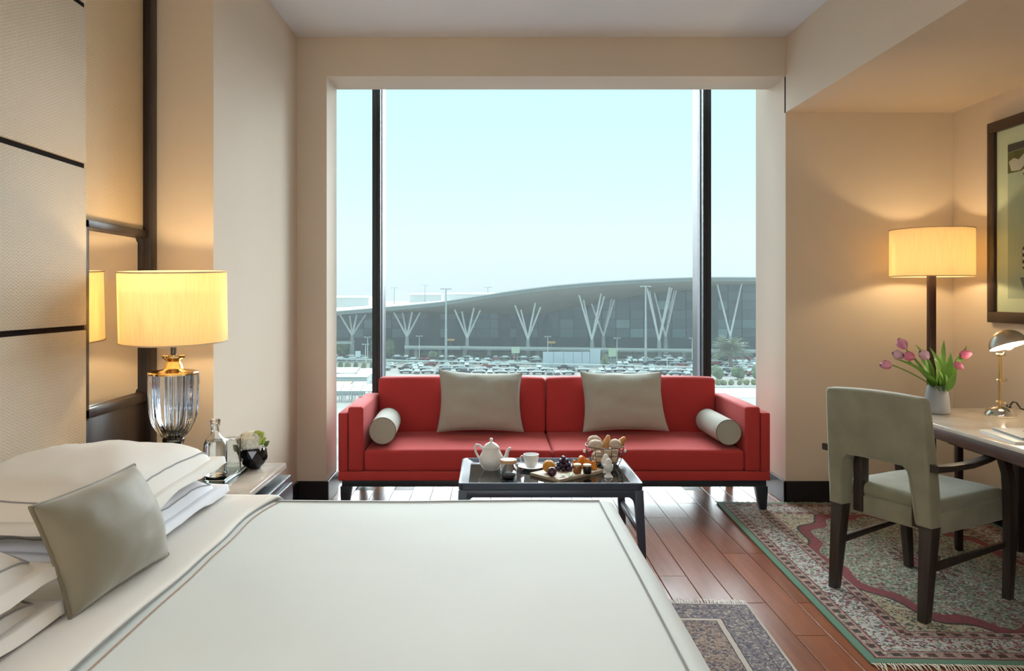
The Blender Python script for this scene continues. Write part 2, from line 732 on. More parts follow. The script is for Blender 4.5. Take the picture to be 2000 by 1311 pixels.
VELVET = M('sage green velvet', col(146, 149, 128), 0.75, var=0.12, vs=9, bump=0.1, bs=500, sheen=0.6)
LINEN = M('white cotton', col(232, 227, 219), 0.75, var=0.015, vs=3, bump=0.05, bs=500, sheen=0.15)
LINENB = M('pale blue white cotton', col(228, 230, 238), 0.75, var=0.015, vs=3, bump=0.05, bs=500, sheen=0.15)
DUVET = M('white coverlet cotton', col(219, 226, 224), 0.7, var=0.012, vs=4, bump=0.06, bs=350, sheen=0.15)
STITCH = M('grey stitching', col(150, 150, 150), 0.8)
STITCHB = M('brown stitching', col(176, 140, 112), 0.8)
MARB = marble('cream marble', col(226, 216, 204), col(206, 190, 174))
MARBG = marble('grey beige marble', col(206, 198, 190), col(182, 170, 160))
MIRROR = M('mirror silver', col(238, 236, 230), 0.01, 1.0, var=0.005)
CHROME = M('polished nickel', col(208, 204, 198), 0.12, 1.0, var=0.03)
BRASS = M('polished brass', col(226, 190, 130), 0.14, 1.0, var=0.04)
PEWTER = M('dark pewter', col(120, 116, 112), 0.25, 1.0, var=0.05)
ALU = M('brushed aluminium', col(118, 132, 148), 0.5, 0.2, var=0.03)
MULL = M('dark mullion coating', col(44, 50, 56), 0.4, 0.3, var=0.05)
PANE = pane_mat('window glass')
CRYSTAL = glass('fluted crystal', (0.82, 0.89, 1.0, 1))
CLEARG = glass('clear glass', (0.96, 0.99, 1.0, 1))
GREENG = glass('thick green glass', (0.80, 0.92, 0.86, 1))
WATER = glass('water', (0.98, 1.0, 1.0, 1), 0.0, 1.33)
SHADE = shade_mat('cream drum shade fabric', (0.86, 0.83, 0.77, 1), (0.98, 0.84, 0.58, 1))
BULB = emit_mat('warm bulb glass', (1.0, 0.78, 0.45, 1), 6.0)
PORC = M('white porcelain', col(236, 238, 238), 0.1, var=0.01)
BLACKM = M('black rubber', col(20, 20, 22), 0.5)
BLACKG = M('black faceted glass', col(16, 15, 20), 0.06, var=0.05)
GREYV = M('satin grey ceramic', col(158, 164, 172), 0.3, var=0.03)

# ------------------------------------------------------------------ the room
XL, XR, XA = -1.5, 1.845, 2.893      # left wall, line of the window bay's right side, alcove wall
YW = 4.8                             # room face of the window wall
ZC, ZB = 2.912, 2.439                # ceiling, underside of the dropped bulkhead
YB = -2.6

bm = NB()
box(bm, -1.7, 3.1, YB - 0.1, 5.50, -0.14, -0.014)
floor = struct('floor', bm, SUBF)

rng = random.Random(5)
PW, GAP = 0.129, 0.0016
plank_mesh = {}
for L in (0.62, 0.93, 1.24):
    b_ = NB()
    box(b_, -PW / 2 + GAP, PW / 2 - GAP, -L / 2 + GAP, L / 2 - GAP, -0.014, 0.0, 0.0012, 1)
    plank_mesh[L] = mesh_of('plank', b_, PLANK, False)
ncol = 35
for i in range(ncol):
    px_ = XL - 0.06 + PW * (i + 0.5) + 0.014
    if px_ > XA:
        break
    y = 0.45 + rng.choice([0.0, 0.31, 0.62]) - 0.31
    while y < 5.48:
        L = rng.choice([0.62, 0.93, 0.93, 1.24])
        if y + L > 5.49:
            L = next((q for q in (1.24, 0.93, 0.62) if y + q <= 5.50), None)
            if L is None:
                break
        inst('plank', plank_mesh[L], floor, (px_, y + L / 2, rng.uniform(-0.0004, 0.0)))
        y += L

bm = NB()
box(bm, XL - 0.2, XR, YB - 0.1, YW, ZC, ZC + 0.1)
struct('ceiling', bm, CEIL)
bm = NB()   # dropped bulkhead over the desk alcove
box(bm, XR, 3.1, YB - 0.1, YW + 0.02, ZB, ZC + 0.1)
struct('trim_1', bm, WALL)
bm = NB()
box(bm, XL - 0.2, XL, YB - 0.1, 3.36, 0, ZC)
box(bm, XL - 0.2, -1.21, 3.355, 5.12, 0, ZC)
struct('wall_left', bm, WALL)
bm = NB()
box(bm, -1.21, -1.024, YW, 5.11, 0, 3.2)              # left pier
box(bm, -1.024, XR, YW, 5.11, 2.666, 3.2)             # header
hexa(bm, [(XR, YW + 0.001, 0), (3.1, YW + 0.001, 0), (3.1, 5.34, 0), (XR, 5.34, 0)],
     [(XR, YW + 0.001, 3.2), (3.1, YW + 0.001, 3.2), (3.1, 5.34, 3.2), (XR, 5.34, 3.2)])
struct('wall_window', bm, WALL)
bm = NB()
box(bm, XA, XA + 0.2, YB - 0.1, YW, 0, ZB)
struct('wall_right', bm, WALL)
bm = NB()
box(bm, XL - 0.2, 3.1, YB - 0.2, YB, 0, ZC)
struct('wall_back', bm, WALL)
bm = NB()   # curtain wall closes the gap left of the pier
box(bm, -1.72, -1.30, 5.12, 5.62, -0.14, 3.4)
struct('trim_2', bm, MULL)
bm = NB()
box(bm, -1.30, 2.5, 5.46, 5.62, 2.95, 3.4)
struct('trim_3', bm, MULL)
bm = NB()
box(bm, 2.30, 2.7, 5.34, 5.62, -0.14, 3.4)
struct('trim_4', bm, MULL)

BH, BT = 0.137, 0.014
bm = NB()
box(bm, -1.21, -1.21 + BT, 3.30, YW, 0, BH, 0.003)
struct('baseboard_left', bm, BASEB)
bm = NB()
box(bm, -1.21 + BT, -1.024 + BT, YW - BT, YW, 0, BH, 0.003)
box(bm, -1.024, -1.024 + BT, YW - 0.001, 5.11, 0, BH, 0.003)
struct('baseboard_window', bm, BASEB)
bm = NB()
box(bm, XR - BT, XR, YW - BT, 5.34, 0, BH, 0.003)
box(bm, XR - BT, XA, YW - BT, YW, 0, BH, 0.003)
struct('baseboard_alcove', bm, BASEB)
bm = NB()
box(bm, XA - BT, XA, YB, YW - BT, 0, BH, 0.003)
struct('baseboard_right', bm, BASEB)

# window: three panes between two deep mullions
win = bpy.data.objects.new('window_1', None)
C.objects.link(win)
win['kind'] = 'structure'
for xa, xb in ((-1.30, -0.80), (-0.78, 1.485), (1.505, 2.30)):
    b_ = NB()
    box(b_, xa, xb, 5.475, 5.487, 0.02, 3.0)
    part('pane', b_, PANE, win, smooth=False)
for s, xf in ((1, -0.822), (-1, 1.534)):
    xi = xf + s * 0.056
    b_ = NB()
    x0, x1 = min(xf, xi), max(xf, xi)
    box(b_, x0, x1, 5.335, 5.62, -0.02, 3.0, 0.003, 1)
    box(b_, x0 + 0.024, x1 - 0.024, 5.329, 5.336, 0, 3.0)
    m_ = part('mullion', b_, MULL, win, smooth=False)
    b_ = NB()
    box(b_, min(xi, xi + s * 0.006), max(xi, xi + s * 0.006), 5.40, 5.465, 0.0, 3.0)
    part('cover_strip', b_, ALU, m_, smooth=False, label='pale aluminium cover strip')
b_ = NB()
box(b_, -1.30, 2.30, 5.45, 5.60, -0.02, 0.022)
part('sill', b_, MULL, win, smooth=False)

# ------------------------------------------------------------------ headboard wall
hb = thing('headboard', 'tall wallcovered headboard with dark strips and a built-in mirror beside the bed', 'headboard', (XL, 2.0, 0))
zl = [0.30, 1.183, 1.758, 2.328, ZC]
for k in range(4):
    b_ = NB()
    box(b_, XL, -1.44, 0.35, 2.738, zl[k] + (0.009 if k else 0), zl[k + 1] - 0.009, 0.004)
    part('panel', b_, HERR, hb)
    if k:
        b_ = NB()
        box(b_, XL, -1.448, 0.35, 2.736, zl[k] - 0.0095, zl[k] + 0.0095)
        part('strip', b_, STRIP, hb, smooth=False, label='dark wood strip between panels')
YM0, YM1 = 2.80, 3.29
b_ = NB()
box(b_, XL, -1.488, 2.738, YM1, 1.575, ZC, 0.002)
part('side_panel', b_, HERR2, hb, label='warm beige wallcovered panel above the mirror')
b_ = NB()
box(b_, XL, -1.480, 2.738, YM1, 0.30, 0.87, 0.002)
part('lower_panel', b_, ESP, hb, label='dark wood panel under the mirror')
b_ = NB()
box(b_, XL, -1.470, 2.742, 2.815, 0.84, 1.575, 0.003)
box(b_, XL, -1.470, 2.742, YM1, 1.545, 1.575, 0.003)
box(b_, XL, -1.470, 2.742, YM1, 0.845, 0.88, 0.003)
fr_ = part('mirror_frame', b_, ESP, hb, label='dark wood mirror frame')
b_ = NB()
bv = 0.024
z0_, z1_ = 0.88, 1.545
o4 = [(-1.488, 2.815, z0_), (-1.488, YM1, z0_), (-1.488, YM1, z1_), (-1.488, 2.815, z1_)]
i4 = [(-1.484, 2.815 + bv, z0_ + bv), (-1.484, YM1 - bv, z0_ + bv), (-1.484, YM1 - bv, z1_ - bv), (-1.484, 2.815 + bv, z1_ - bv)]
vo = [b_.verts.new(p) for p in o4]
vi = [b_.verts.new(p) for p in i4]
vb = [b_.verts.new((XL, p[1], p[2])) for p in o4]
b_.faces.new(vi)
b_.faces.new(list(reversed(vb)))
for k in range(4):
    j = (k + 1) % 4
    b_.faces.new((vo[k], vo[j], vi[j], vi[k]))
    b_.faces.new((vb[k], vb[j], vo[j], vo[k]))
part('mirror_glass', b_, MIRROR, hb, smooth=False, label='bevelled mirror glass')
b_ = NB()
box(b_, XL, -1.455, YM1, 3.352, 0.0, ZC, 0.003)
part('post', b_, ESP, hb, label='dark wood post at the end of the headboard')

# ------------------------------------------------------------------ bed
ZT = 0.622
bed = thing('bed', 'large double bed with upholstered base standing against the tall headboard', 'bed', (-0.5, 1.55, 0))
b_ = NB()
box(b_, -1.43, 0.36, 0.64, 2.48, 0.10, 0.34, 0.015)
part('base', b_, M('bed base fabric', col(150, 138, 122), 0.8), bed)
b_ = NB()
box(b_, -1.425, 0.37, 0.61, 2.51, 0.342, ZT - 0.022, 0.035, 3)
part('mattress', b_, LINEN, bed)
for lx in (-1.36, 0.28):
    for ly in (0.72, 2.40):
        b_ = NB()
        bar(b_, (lx, ly, 0.10), (lx, ly, 0.0105 if lx > 0 and ly > 1 else 0.0), 0.05, 0.04)
        part('leg', b_, ESP, bed, smooth=False)


def drape(bm, xs, ys, zt, x_lo, x_hi, y_lo, y_hi, r, hem, amp=0.004, seed=0, open_lo_x=True):
    """cloth over a box: parameter lines run flat, round the edge with radius r, then hang to the hem"""
    def roll(s, hi):
        # s: distance past the start of the curve; returns (advance, drop)
        if s <= 0:
            return s, 0.0
        a = s / r
        if a < math.pi / 2:
            return r * math.sin(a), r * (1 - math.cos(a))
        return r, r + (s - r * math.pi / 2)
    g = []
    for i, x in enumerate(xs):
        row = []
        for j, y in enumerate(ys):
            ax, dx = roll(x - (x_hi - r), 0)
            X = x_hi - r + ax
            if y > (y_lo + y_hi) / 2:
                ay, dy = roll(y - (y_hi - r), 0)
                Y = y_hi - r + ay
            else:
                ay, dy = roll((y_lo + r) - y, 0)
                Y = y_lo + r - ay
            d = max(dx, dy) if max(dx, dy) > r else math.sqrt(dx * dx + dy * dy)
            d = min(d, zt - hem)
            w = amp * (mnoise.noise(Vector((X * 2.2 + seed, Y * 2.2, seed))) + 0.5 * mnoise.noise(Vector((X * 5 + seed, Y * 4, 3 + seed))))
            if d > r:
                fl = 0.012 * math.sin((X + Y) * 9 + seed) * min(1, (d - r) / 0.25)
                if dx > dy:
                    X += abs(fl)
                else:
                    Y += abs(fl) * (1 if y > (y_lo + y_hi) / 2 else -1)
                w = 0
            row.append(bm.verts.new((X, Y, zt - d + w)))
        g.append(row)
    for a in range(len(xs) - 1):
        for c in range(len(ys) - 1):
            bm.faces.new((g[a][c], g[a + 1][c], g[a + 1][c + 1], g[a][c + 1]))
    return g


def frange(a, b, n):
    return [a + (b - a) * i / n for i in range(n + 1)]


def thicken(bm, t):
    bmesh.ops.recalc_face_normals(bm, faces=bm.faces)
    up = sum((f.normal.z for f in bm.faces))
    if up < 0:
        bmesh.ops.reverse_faces(bm, faces=bm.faces)
    bmesh.ops.solidify(bm, geom=bm.faces[:], thickness=t)


BX1, BY0, BY1 = 0.415, 0.565, 2.560
xs = frange(-0.80, BX1 - 0.05, 34) + frange(BX1 - 0.04, BX1 + 0.46, 16)
ys = [BY0 - 0.42 + 0.42 / 10 * i for i in range(10)] + frange(BY0, BY0 + 0.09, 6) + frange(BY0 + 0.12, BY1 - 0.12, 48) + frange(BY1 - 0.09, BY1, 6) + [BY1 + 0.042 * (i + 1) for i in range(10)]
b_ = NB()
drape(b_, xs, ys, ZT + 0.004, -0.8, BX1, BY0, BY1, 0.045, 0.14, 0.004, 1)
thicken(b_, 0.012)
cov = single('coverlet', b_, DUVET, 'smooth white coverlet with a grey stitched border spread over the bed', 'bedding', angle=60)
b_ = NB()
inset = 0.062
loop = [(-0.70, BY1 - inset, ZT + 0.0055)] + [(x, BY1 - inset, ZT + 0.0055 + 0.002 * math.sin(x * 9)) for x in frange(-0.65, BX1 - inset, 16)] + \
       [(BX1 - inset, y, ZT + 0.0055 + 0.002 * math.sin(y * 7)) for y in frange(BY1 - inset - 0.05, BY0 + inset, 24)]
loop = [(x, y, ZT + 0.0065 + 0.004 * (mnoise.noise(Vector((x * 2.2 + 1, y * 2.2, 1))) + 0.5 * mnoise.noise(Vector((x * 5 + 1, y * 4, 4))))) for x, y, z in loop]
tube(b_, loop, 0.0022, 5)
part('stitching', b_, STITCH, cov, label='grey stitched border line')

# turned-down top sheet
b_ = NB()
xs = [-1.425] + frange(-1.38, -0.80, 16) + [-0.775, -0.755, -0.742]
b2 = NB()
FX = -0.735
r_f = 0.009


def sheet_grid(bm, zt, seed):
    cols = []
    xs_ = frange(-1.42, FX - 0.02, 22)
    ys_ = [BY0 - 0.32 + 0.04 * i for i in range(8)] + frange(BY0, BY0 + 0.09, 5) + frange(BY0 + 0.12, BY1 - 0.12, 46) + frange(BY1 - 0.09, BY1, 5) + [BY1 + 0.04 * (i + 1) for i in range(8)]
    g = []
    hi, lo = BY1 + 0.006, BY0 - 0.006
    r = 0.05
    for x in xs_ + ['a', 'b', 'c', 'd', 'e']:
        row = []
        for y in ys_:
            wob = 0.012 * mnoise.noise(Vector((y * 1.3 + seed, 4.2, seed))) + 0.006 * mnoise.noise(Vector((y * 4 + seed, 1.2, seed))) + 0.05 * max(0, (y - 2.2) / 0.36) ** 2
            if isinstance(x, str):
                k = 'abcde'.index(x)
                a = math.pi * (k + 1) / 5
                X = FX + wob - 0.02 + 0.02 * math.sin(a)
                dz = -r_f * (1 - math.cos(a))
            else:
                X = x + wob * max(0, (x + 1.2) / (FX + 1.2))
                dz = 0
            s = (y - (hi - r)) if y > 1.5 else ((lo + r) - y)
            sg = 1 if y > 1.5 else -1
            base = (hi - r) if y > 1.5 else (lo + r)
            nw = 0.006 * mnoise.noise(Vector((X * 3 + seed, y * 1.6, seed))) + 0.004 * mnoise.noise(Vector((X * 9, y * 3, seed + 2)))
            if s <= 0:
                q = (X, y, zt + dz + nw)
            else:
                a = s / r
                if a < math.pi / 2:
                    q = (X, base + sg * (r + dz) * math.sin(a), zt - r + (r + dz) * math.cos(a) + nw)
                else:
                    q = (X, base + sg * (r + dz), zt - r - (s - r * math.pi / 2))
            row.append(bm.verts.new(q))
        g.append(row)
    for a in range(len(g) - 1):
        for c in range(len(ys_) - 1):
            bm.faces.new((g[a][c], g[a + 1][c], g[a + 1][c + 1], g[a][c + 1]))
    return g


b_ = NB()
g = sheet_grid(b_, ZT + 0.022, 3)
edge_line = [v.co.copy() + Vector((0.0015, 0, 0.001)) for v in g[-3]]
fold_line = [v.co.copy() + Vector((-0.016, 0, 0.0025)) for v in g[-5]]
sheet = single('top_sheet', b_, LINEN, 'white top sheet folded back across the bed with two stitched lines', 'bedding', angle=70)
b_ = NB()
tube(b_, edge_line, 0.0017, 5)
part('piping', b_, STITCH, sheet, label='blue grey piping along the fold')
b_ = NB()
def cov_z(x, y):
    return ZT + 0.0065 + 0.004 * (mnoise.noise(Vector((x * 2.2 + 1, y * 2.2, 1))) + 0.5 * mnoise.noise(Vector((x * 5 + 1, y * 4, 4))))


mid = [Vector((p.x + 0.046, p.y, cov_z(p.x + 0.046, p.y))) for p in fold_line if BY0 + 0.05 < p.y < BY1 - 0.055]
tube(b_, mid, 0.0016, 5)
part('seam', b_, STITCHB, sheet, label='thin brown seam line')


# pillows -----------------------------------------------------------
def bed_pillow(name, corners, nrm, tf, tb, mat, label, seed, stitch=True, droop=0.024):
    b = NB()
    gf = pillow(b, corners, nrm, tf, tb, 26, 0.035, 0.012, seed, 0.47, 0.10)
    n = 26
    for (i, j), v in gf.items():
        e = min(i, j, n - i, n - j)
        if e < 6:
            v.co.z -= droop * (1 - e / 6) ** 1.5 * (1 + 0.5 * mnoise.noise(v.co * 6))
    # stitched line where the flange meets the filled body
    k = 4
    line = [gf[k, j].co.copy() for j in range(k, n - k + 1)]
    lines = [[gf[i, k].co.copy() for i in range(k, n - k + 1)], [gf[n - k, j].co.copy() for j in range(k, n - k + 1)],
             [gf[i, n - k].co.copy() for i in range(k, n - k + 1)], line]
    N = Vector(nrm).normalized()
    o = single(name, b, mat, label, 'pillow', 'white pillows stacked against the headboard', angle=80)
    if stitch:
        b = NB()
        for ln in lines:
            tube(b, [p + N * 0.0015 for p in ln], 0.0022, 5)
        part('stitching', b, STITCH, o, label='grey flange stitching')
    return o


def pil(cx, cy, cz, wx, wy, tilt, rz=0.0):
    """corners of a pillow lying on the bed: edge towards the foot first; tilt lifts the headboard side"""
    co, si = math.cos(rz), math.sin(rz)
    res = []
    for sx, sy in ((1, -1), (1, 1), (-1, 1), (-1, -1)):
        x, y = sx * wx / 2 * math.cos(tilt), sy * wy / 2
        z = -sx * wx / 2 * math.sin(tilt)
        res.append((cx + x * co - y * si, cy + x * si + y * co, cz + z))
    n = (math.sin(tilt), 0, math.cos(tilt))
    return res, n


c_, n_ = pil(-1.135, 2.155, 0.690, 0.56, 0.74, 0.03, 0.0)
bed_pillow('pillow', c_, n_, 0.070, 0.030, LINENB, 'pale bluish white pillow underneath, on the window side of the bed', 1)
c_, n_ = pil(-1.145, 2.145, 0.765, 0.57, 0.76, -0.02, 0.02)
bed_pillow('pillow', c_, n_, 0.110, 0.006, LINEN, 'plump white pillow on top of the stack beside the nightstand', 2)
c_, n_ = pil(-1.13, 1.20, 0.690, 0.54, 0.74, 0.03, 0.0)
bed_pillow('pillow', c_, n_, 0.068, 0.030, LINEN, 'white pillow underneath, at the lower left nearest the camera', 3)
c_, n_ = pil(-1.15, 1.20, 0.770, 0.56, 0.76, 0.06, 0.0)
bed_pillow('pillow', c_, n_, 0.105, 0.006, LINEN, 'white pillow on top of the nearer stack behind the olive cushion', 4)

b_ = NB()
pp = []
pillow(b_, [(-0.845, 1.545, 0.648), (-0.810, 1.930, 0.648), (-0.910, 1.961, 0.866), (-0.920, 1.533, 0.875)], (0.90, -0.05, 0.42), 0.072, 0.028, 22, 0.05, 0.006, 5, 0.5, 0.0, pp)
cu = single('cushion', b_, OLIVE, 'small olive grey satin cushion leaning on the white bed pillows', 'cushion', angle=80)
b_ = NB()
tube(b_, pp, 0.0042, 6, closed=True)
part('piping', b_, PIPING, cu)

# ------------------------------------------------------------------ nightstand and what stands on it
ns = thing('nightstand', 'dark nightstand with a grey marble top between bed and window', 'nightstand', (-1.16, 2.95, 0))
b_ = NB()
box(b_, -1.436, -0.850, 2.715, 3.20, 0.578, 0.600, 0.004)
part('top', b_, MARBG, ns, label='grey beige marble top')
b_ = NB()
box(b_, -1.43, -0.90, 2.76, 3.17, 0.545, 0.578)
part('plinth', b_, BLACKL, ns, smooth=False)
b_ = NB()
box(b_, -1.436, -0.835, 2.742, 3.225, 0.12, 0.545, 0.006)
part('body', b_, BLACKL, ns)
b_ = NB()
box(b_, -0.835, -0.823, 2.76, 3.20, 0.34, 0.52, 0.004)
dr = part('drawer', b_, BLACKL, ns)
b_ = NB()
tube(b_, [(-0.823, 2.92, 0.43), (-0.805, 2.92, 0.43), (-0.805, 3.04, 0.43), (-0.823, 3.04, 0.43)], 0.005, 8)
part('handle', b_, CHROME, dr)
for lx in (-1.43, -0.87):
    for ly in (2.77, 3.19):
        b_ = NB()
        bar(b_, (lx, ly, 0.12), (lx, ly, 0.0), 0.04, 0.03)
        part('leg', b_, BLACKL, ns, smooth=False)

LX, LY = -1.238, 3.0
lamp = thing('table_lamp', 'crystal urn table lamp with a lit cream drum shade on the nightstand', 'lamp', (LX, LY, 0.6))
tilt = math.radians(3.0)
b_ = NB()
R_, t_ = 0.199, 0.0025
lathe(b_, [(R_, 1.117), (R_, 1.392), (R_ - t_, 1.392), (R_ - t_, 1.117)], (LX, LY, 0), 64, cap=False)
rims = []
for zz in (1.119, 1.390):
    rings_bm = NB()
    rims.append(rings_bm)
    tube(rings_bm, [(LX + (R_ + 0.001) * math.cos(a), LY + (R_ + 0.001) * math.sin(a), zz) for a in frange(0, 2 * math.pi, 64)[:-1]], 0.003, 6, closed=True)
rot = Matrix.Translation((LX, LY, 1.25)) @ Matrix.Rotation(-tilt, 4, 'X').inverted() @ Matrix.Translation((-LX, -LY, -1.25))
vs0 = b_.verts[:]
bmesh.ops.transform(b_, matrix=rot, verts=vs0)
sh = part('lamp_shade', b_, SHADE, lamp, label='cream drum shade glowing warm')
RIMM = M('shade rim', col(216, 200, 170), 0.7)
for r_b in rims:
    bmesh.ops.transform(r_b, matrix=rot, verts=r_b.verts)
    part('shade_rim', r_b, RIMM, sh)
b_ = NB()
lathe(b_, [(0.011, 1.06), (0.011, 1.20), (0.017, 1.205), (0.017, 1.235)], (LX, LY, 0), 16)
for a in (0.3, 0.3 + 2.094, 0.3 + 4.189):
    tube(b_, [(LX, LY, 1.215), (LX + 0.194 * math.cos(a), LY + 0.194 * math.sin(a), 1.215)], 0.0025, 6)
part('stem', b_, PEWTER, lamp)
b_ = NB()
lathe(b_, [(0.004, 1.235), (0.014, 1.245), (0.028, 1.275), (0.028, 1.295), (0.015, 1.318), (0.002, 1.322)], (LX, LY, 0), 16)
part('bulb', b_, BULB, lamp)
b_ = NB()
lathe(b_, [(0.094, 0.990), (0.095, 0.996), (0.092, 1.001), (0.042, 1.009), (0.036, 1.015), (0.033, 1.026), (0.028, 1.034), (0.026, 1.040), (0.031, 1.047), (0.041, 1.053), (0.043, 1.056), (0.043, 1.063), (0.040, 1.066), (0.012, 1.068)], (LX, LY, 0), 40)
part('cap', b_, BRASS, lamp, label='gold collar')
b_ = NB()
fl = lambda a, z: 0.055 * math.cos(18 * a)
outer = [(0.034, 0.742), (0.047, 0.752), (0.062, 0.772), (0.075, 0.798), (0.083, 0.83), (0.087, 0.87), (0.089, 0.92), (0.090, 0.965), (0.089, 0.990)]
lathe(b_, outer, (LX, LY, 0), 144, fl, cap=False)
lathe(b_, [(max(0.01, r - 0.022), z + 0.012 if k == 0 else z) for k, (r, z) in enumerate(outer)], (LX, LY, 0), 72, None, cap=False)
part('urn', b_, CRYSTAL, lamp, angle=80, label='fluted clear crystal urn')
b_ = NB()
tube(b_, [(LX, LY, 0.742), (LX, LY, 0.995)], 0.006, 10)
part('rod', b_, CHROME, lamp)
b_ = NB()
lathe(b_, [(0.075, 0.600), (0.076, 0.615), (0.062, 0.622), (0.050, 0.634), (0.026, 0.645), (0.018, 0.67), (0.017, 0.690), (0.022, 0.703), (0.034, 0.712), (0.038, 0.722), (0.041, 0.730), (0.041, 0.738), (0.036, 0.7425)], (LX, LY, 0), 36)
part('foot', b_, PEWTER, lamp)
add_light('bedside_bulb_light', 'POINT', (0, 0, 0.67), 5.2, (1.0, 0.70, 0.36), parent=lamp, shadow_soft_size=0.03)

# glass tray, carafe, tumbler
tc = Vector((-1.04, 2.93, 0.6))
b_ = NB()
box(b_, -1.115, -0.965, 2.79, 3.075, 0.600, 0.612, 0.002)
tr = thing('glass_tray', 'thick green glass tray under the carafe on the nightstand', 'tray', (-1.04, 2.93, 0.6))
part('plate', b_, GREENG, tr)
b_ = NB()
for x0, x1, y0, y1 in ((-1.115, -1.107, 2.79, 3.075), (-0.973, -0.965, 2.79, 3.075), (-1.107, -0.973, 2.79, 2.798), (-1.107, -0.973, 3.067, 3.075)):
    box(b_, x0, x1, y0, y1, 0.6122, 0.624, 0.001, 1)
part('rim', b_, GREENG, tr)
CX, CY = -1.043, 2.91
car_ = thing('carafe', 'clear glass water carafe with a stopper on the green tray', 'carafe', (CX, CY, 0.613))
b_ = NB()
op = [(0.030, 0.613), (0.040, 0.616), (0.043, 0.625), (0.043, 0.720), (0.041, 0.738), (0.034, 0.754), (0.022, 0.765), (0.0165, 0.773), (0.0155, 0.782), (0.0155, 0.803), (0.018, 0.805), (0.018, 0.810)]
lathe(b_, op + [(r - 0.003, z) for r, z in reversed(op[3:])] + [(0.039, 0.627), (0.020, 0.622)], (CX, CY, 0), 40, cap=True)
part('bottle', b_, CLEARG, car_, angle=60)
b_ = NB()
lathe(b_, [(0.012, 0.785), (0.0122, 0.811), (0.019, 0.813), (0.020, 0.824), (0.018, 0.829), (0.004, 0.830)], (CX, CY, 0), 24)
part('stopper', b_, CLEARG, car_, angle=60)
b_ = NB()
lathe(b_, [(0.019, 0.6235), (0.0385, 0.6275), (0.0397, 0.719), (0.038, 0.735), (0.033, 0.748)], (CX, CY, 0), 32)
part('water', b_, WATER, car_, angle=60)
TX, TY = -1.012, 3.015
b_ = NB()
lathe(b_, [(0.031, 0.613), (0.031, 0.735), (0.029, 0.739), (0.004, 0.739), (0.004, 0.735), (0.0285, 0.734), (0.0285, 0.613)], (TX, TY, 0), 32, cap=False)
single('tumbler', b_, CLEARG, 'upturned clear glass tumbler behind the carafe on the tray', 'glass', angle=50)

# small faceted pot of white flowers
VX, VY = -0.955, 3.10
pot = thing('flower_pot', 'small black faceted glass pot of white and green flowers on the nightstand', 'flowers', (VX, VY, 0.6))
b_ = NB()
prof = [(0.026, 0.600), (0.047, 0.622), (0.056, 0.648), (0.050, 0.676), (0.044, 0.684)]
rings = []
for k, (r, z) in enumerate(prof):
    rings.append([b_.verts.new((VX + r * math.cos(2 * math.pi * (i + 0.5 * (k % 2)) / 9), VY + r * math.sin(2 * math.pi * (i + 0.5 * (k % 2)) / 9), z)) for i in range(9)])
for k, (a, b) in enumerate(zip(rings, rings[1:])):
    for i in range(9):
        j = (i + 1) % 9
        if k % 2 == 0:
            b_.faces.new((a[i], a[j], b[i])); b_.faces.new((a[j], b[j], b[i]))
        else:
            b_.faces.new((a[i], b[j], b[i])); b_.faces.new((a[i], a[j], b[j]))
b_.faces.new(list(reversed(rings[0]))); b_.faces.new(rings[-1])
part('vessel', b_, BLACKG, pot, smooth=False)
PETW = M('white petals', col(236, 236, 226), 0.6, var=0.04, vs=30)
PETG = M('lime bracts', col(170, 190, 90), 0.6, var=0.15, vs=30)
LEAFD = M('dark small leaf', col(86, 104, 62), 0.55, var=0.2, vs=20)
# hydrangea head made of little four-petal florets
b_ = NB()
rg = random.Random(3)
ball(b_, (VX - 0.012, VY - 0.006, 0.706), 0.042, 1.15, 1.1, 0.95, 12, 8)
for k in range(150):
    th, ph = rg.uniform(0, 2 * math.pi), rg.uniform(-0.1, 1.0)
    n = Vector((math.cos(th) * math.sqrt(1 - ph * ph), math.sin(th) * math.sqrt(1 - ph * ph), ph))
    c = Vector((VX - 0.012, VY - 0.006, 0.706)) + Vector((n.x * 0.050, n.y * 0.048, n.z * 0.042))
    s = n.cross(Vector((0.2, 0.3, 1))).normalized(); q = n.cross(s)
    for m in range(4):
        a = m * math.pi / 2 + k
        d1 = s * math.cos(a) + q * math.sin(a); d2 = s * math.cos(a + 0.7) + q * math.sin(a + 0.7); d0 = s * math.cos(a - 0.7) + q * math.sin(a - 0.7)
        vv = [b_.verts.new(p) for p in (c, c + d0 * 0.006 + n * 0.002, c + d1 * 0.010 + n * 0.003, c + d2 * 0.006 + n * 0.002)]
        b_.faces.new(vv)
part('blossom', b_, PETW, pot, kind='stuff', smooth=False, label='head of tiny white florets')


def leaf_bm(bm, base, tip, w, bend=0.1, nrm=(0, 0, 1), seg=7, fold=0.25, taper=0.75):
    base, tip = Vector(base), Vector(tip)
    ax = tip - base
    L = ax.length
    ax = ax.normalized()
    nv = Vector(nrm) - ax * Vector(nrm).dot(ax)
    nv.normalize()
    s = ax.cross(nv)
    rows = []
    for i in range(seg + 1):
        t = i / seg
        ww = w * (math.sin(math.pi * min(1, t ** taper * 0.97 + 0.03)) ** 0.8) * 0.5
        p = base + ax * L * t + nv * bend * L * math.sin(math.pi * t * 0.9)
        rows.append((bm.verts.new(p - s * ww + nv * fold * ww), bm.verts.new(p), bm.verts.new(p + s * ww + nv * fold * ww)))
    for a, b in zip(rows, rows[1:]):
        bm.faces.new((a[0], a[1], b[1], b[0]))
        bm.faces.new((a[1], a[2], b[2], b[1]))


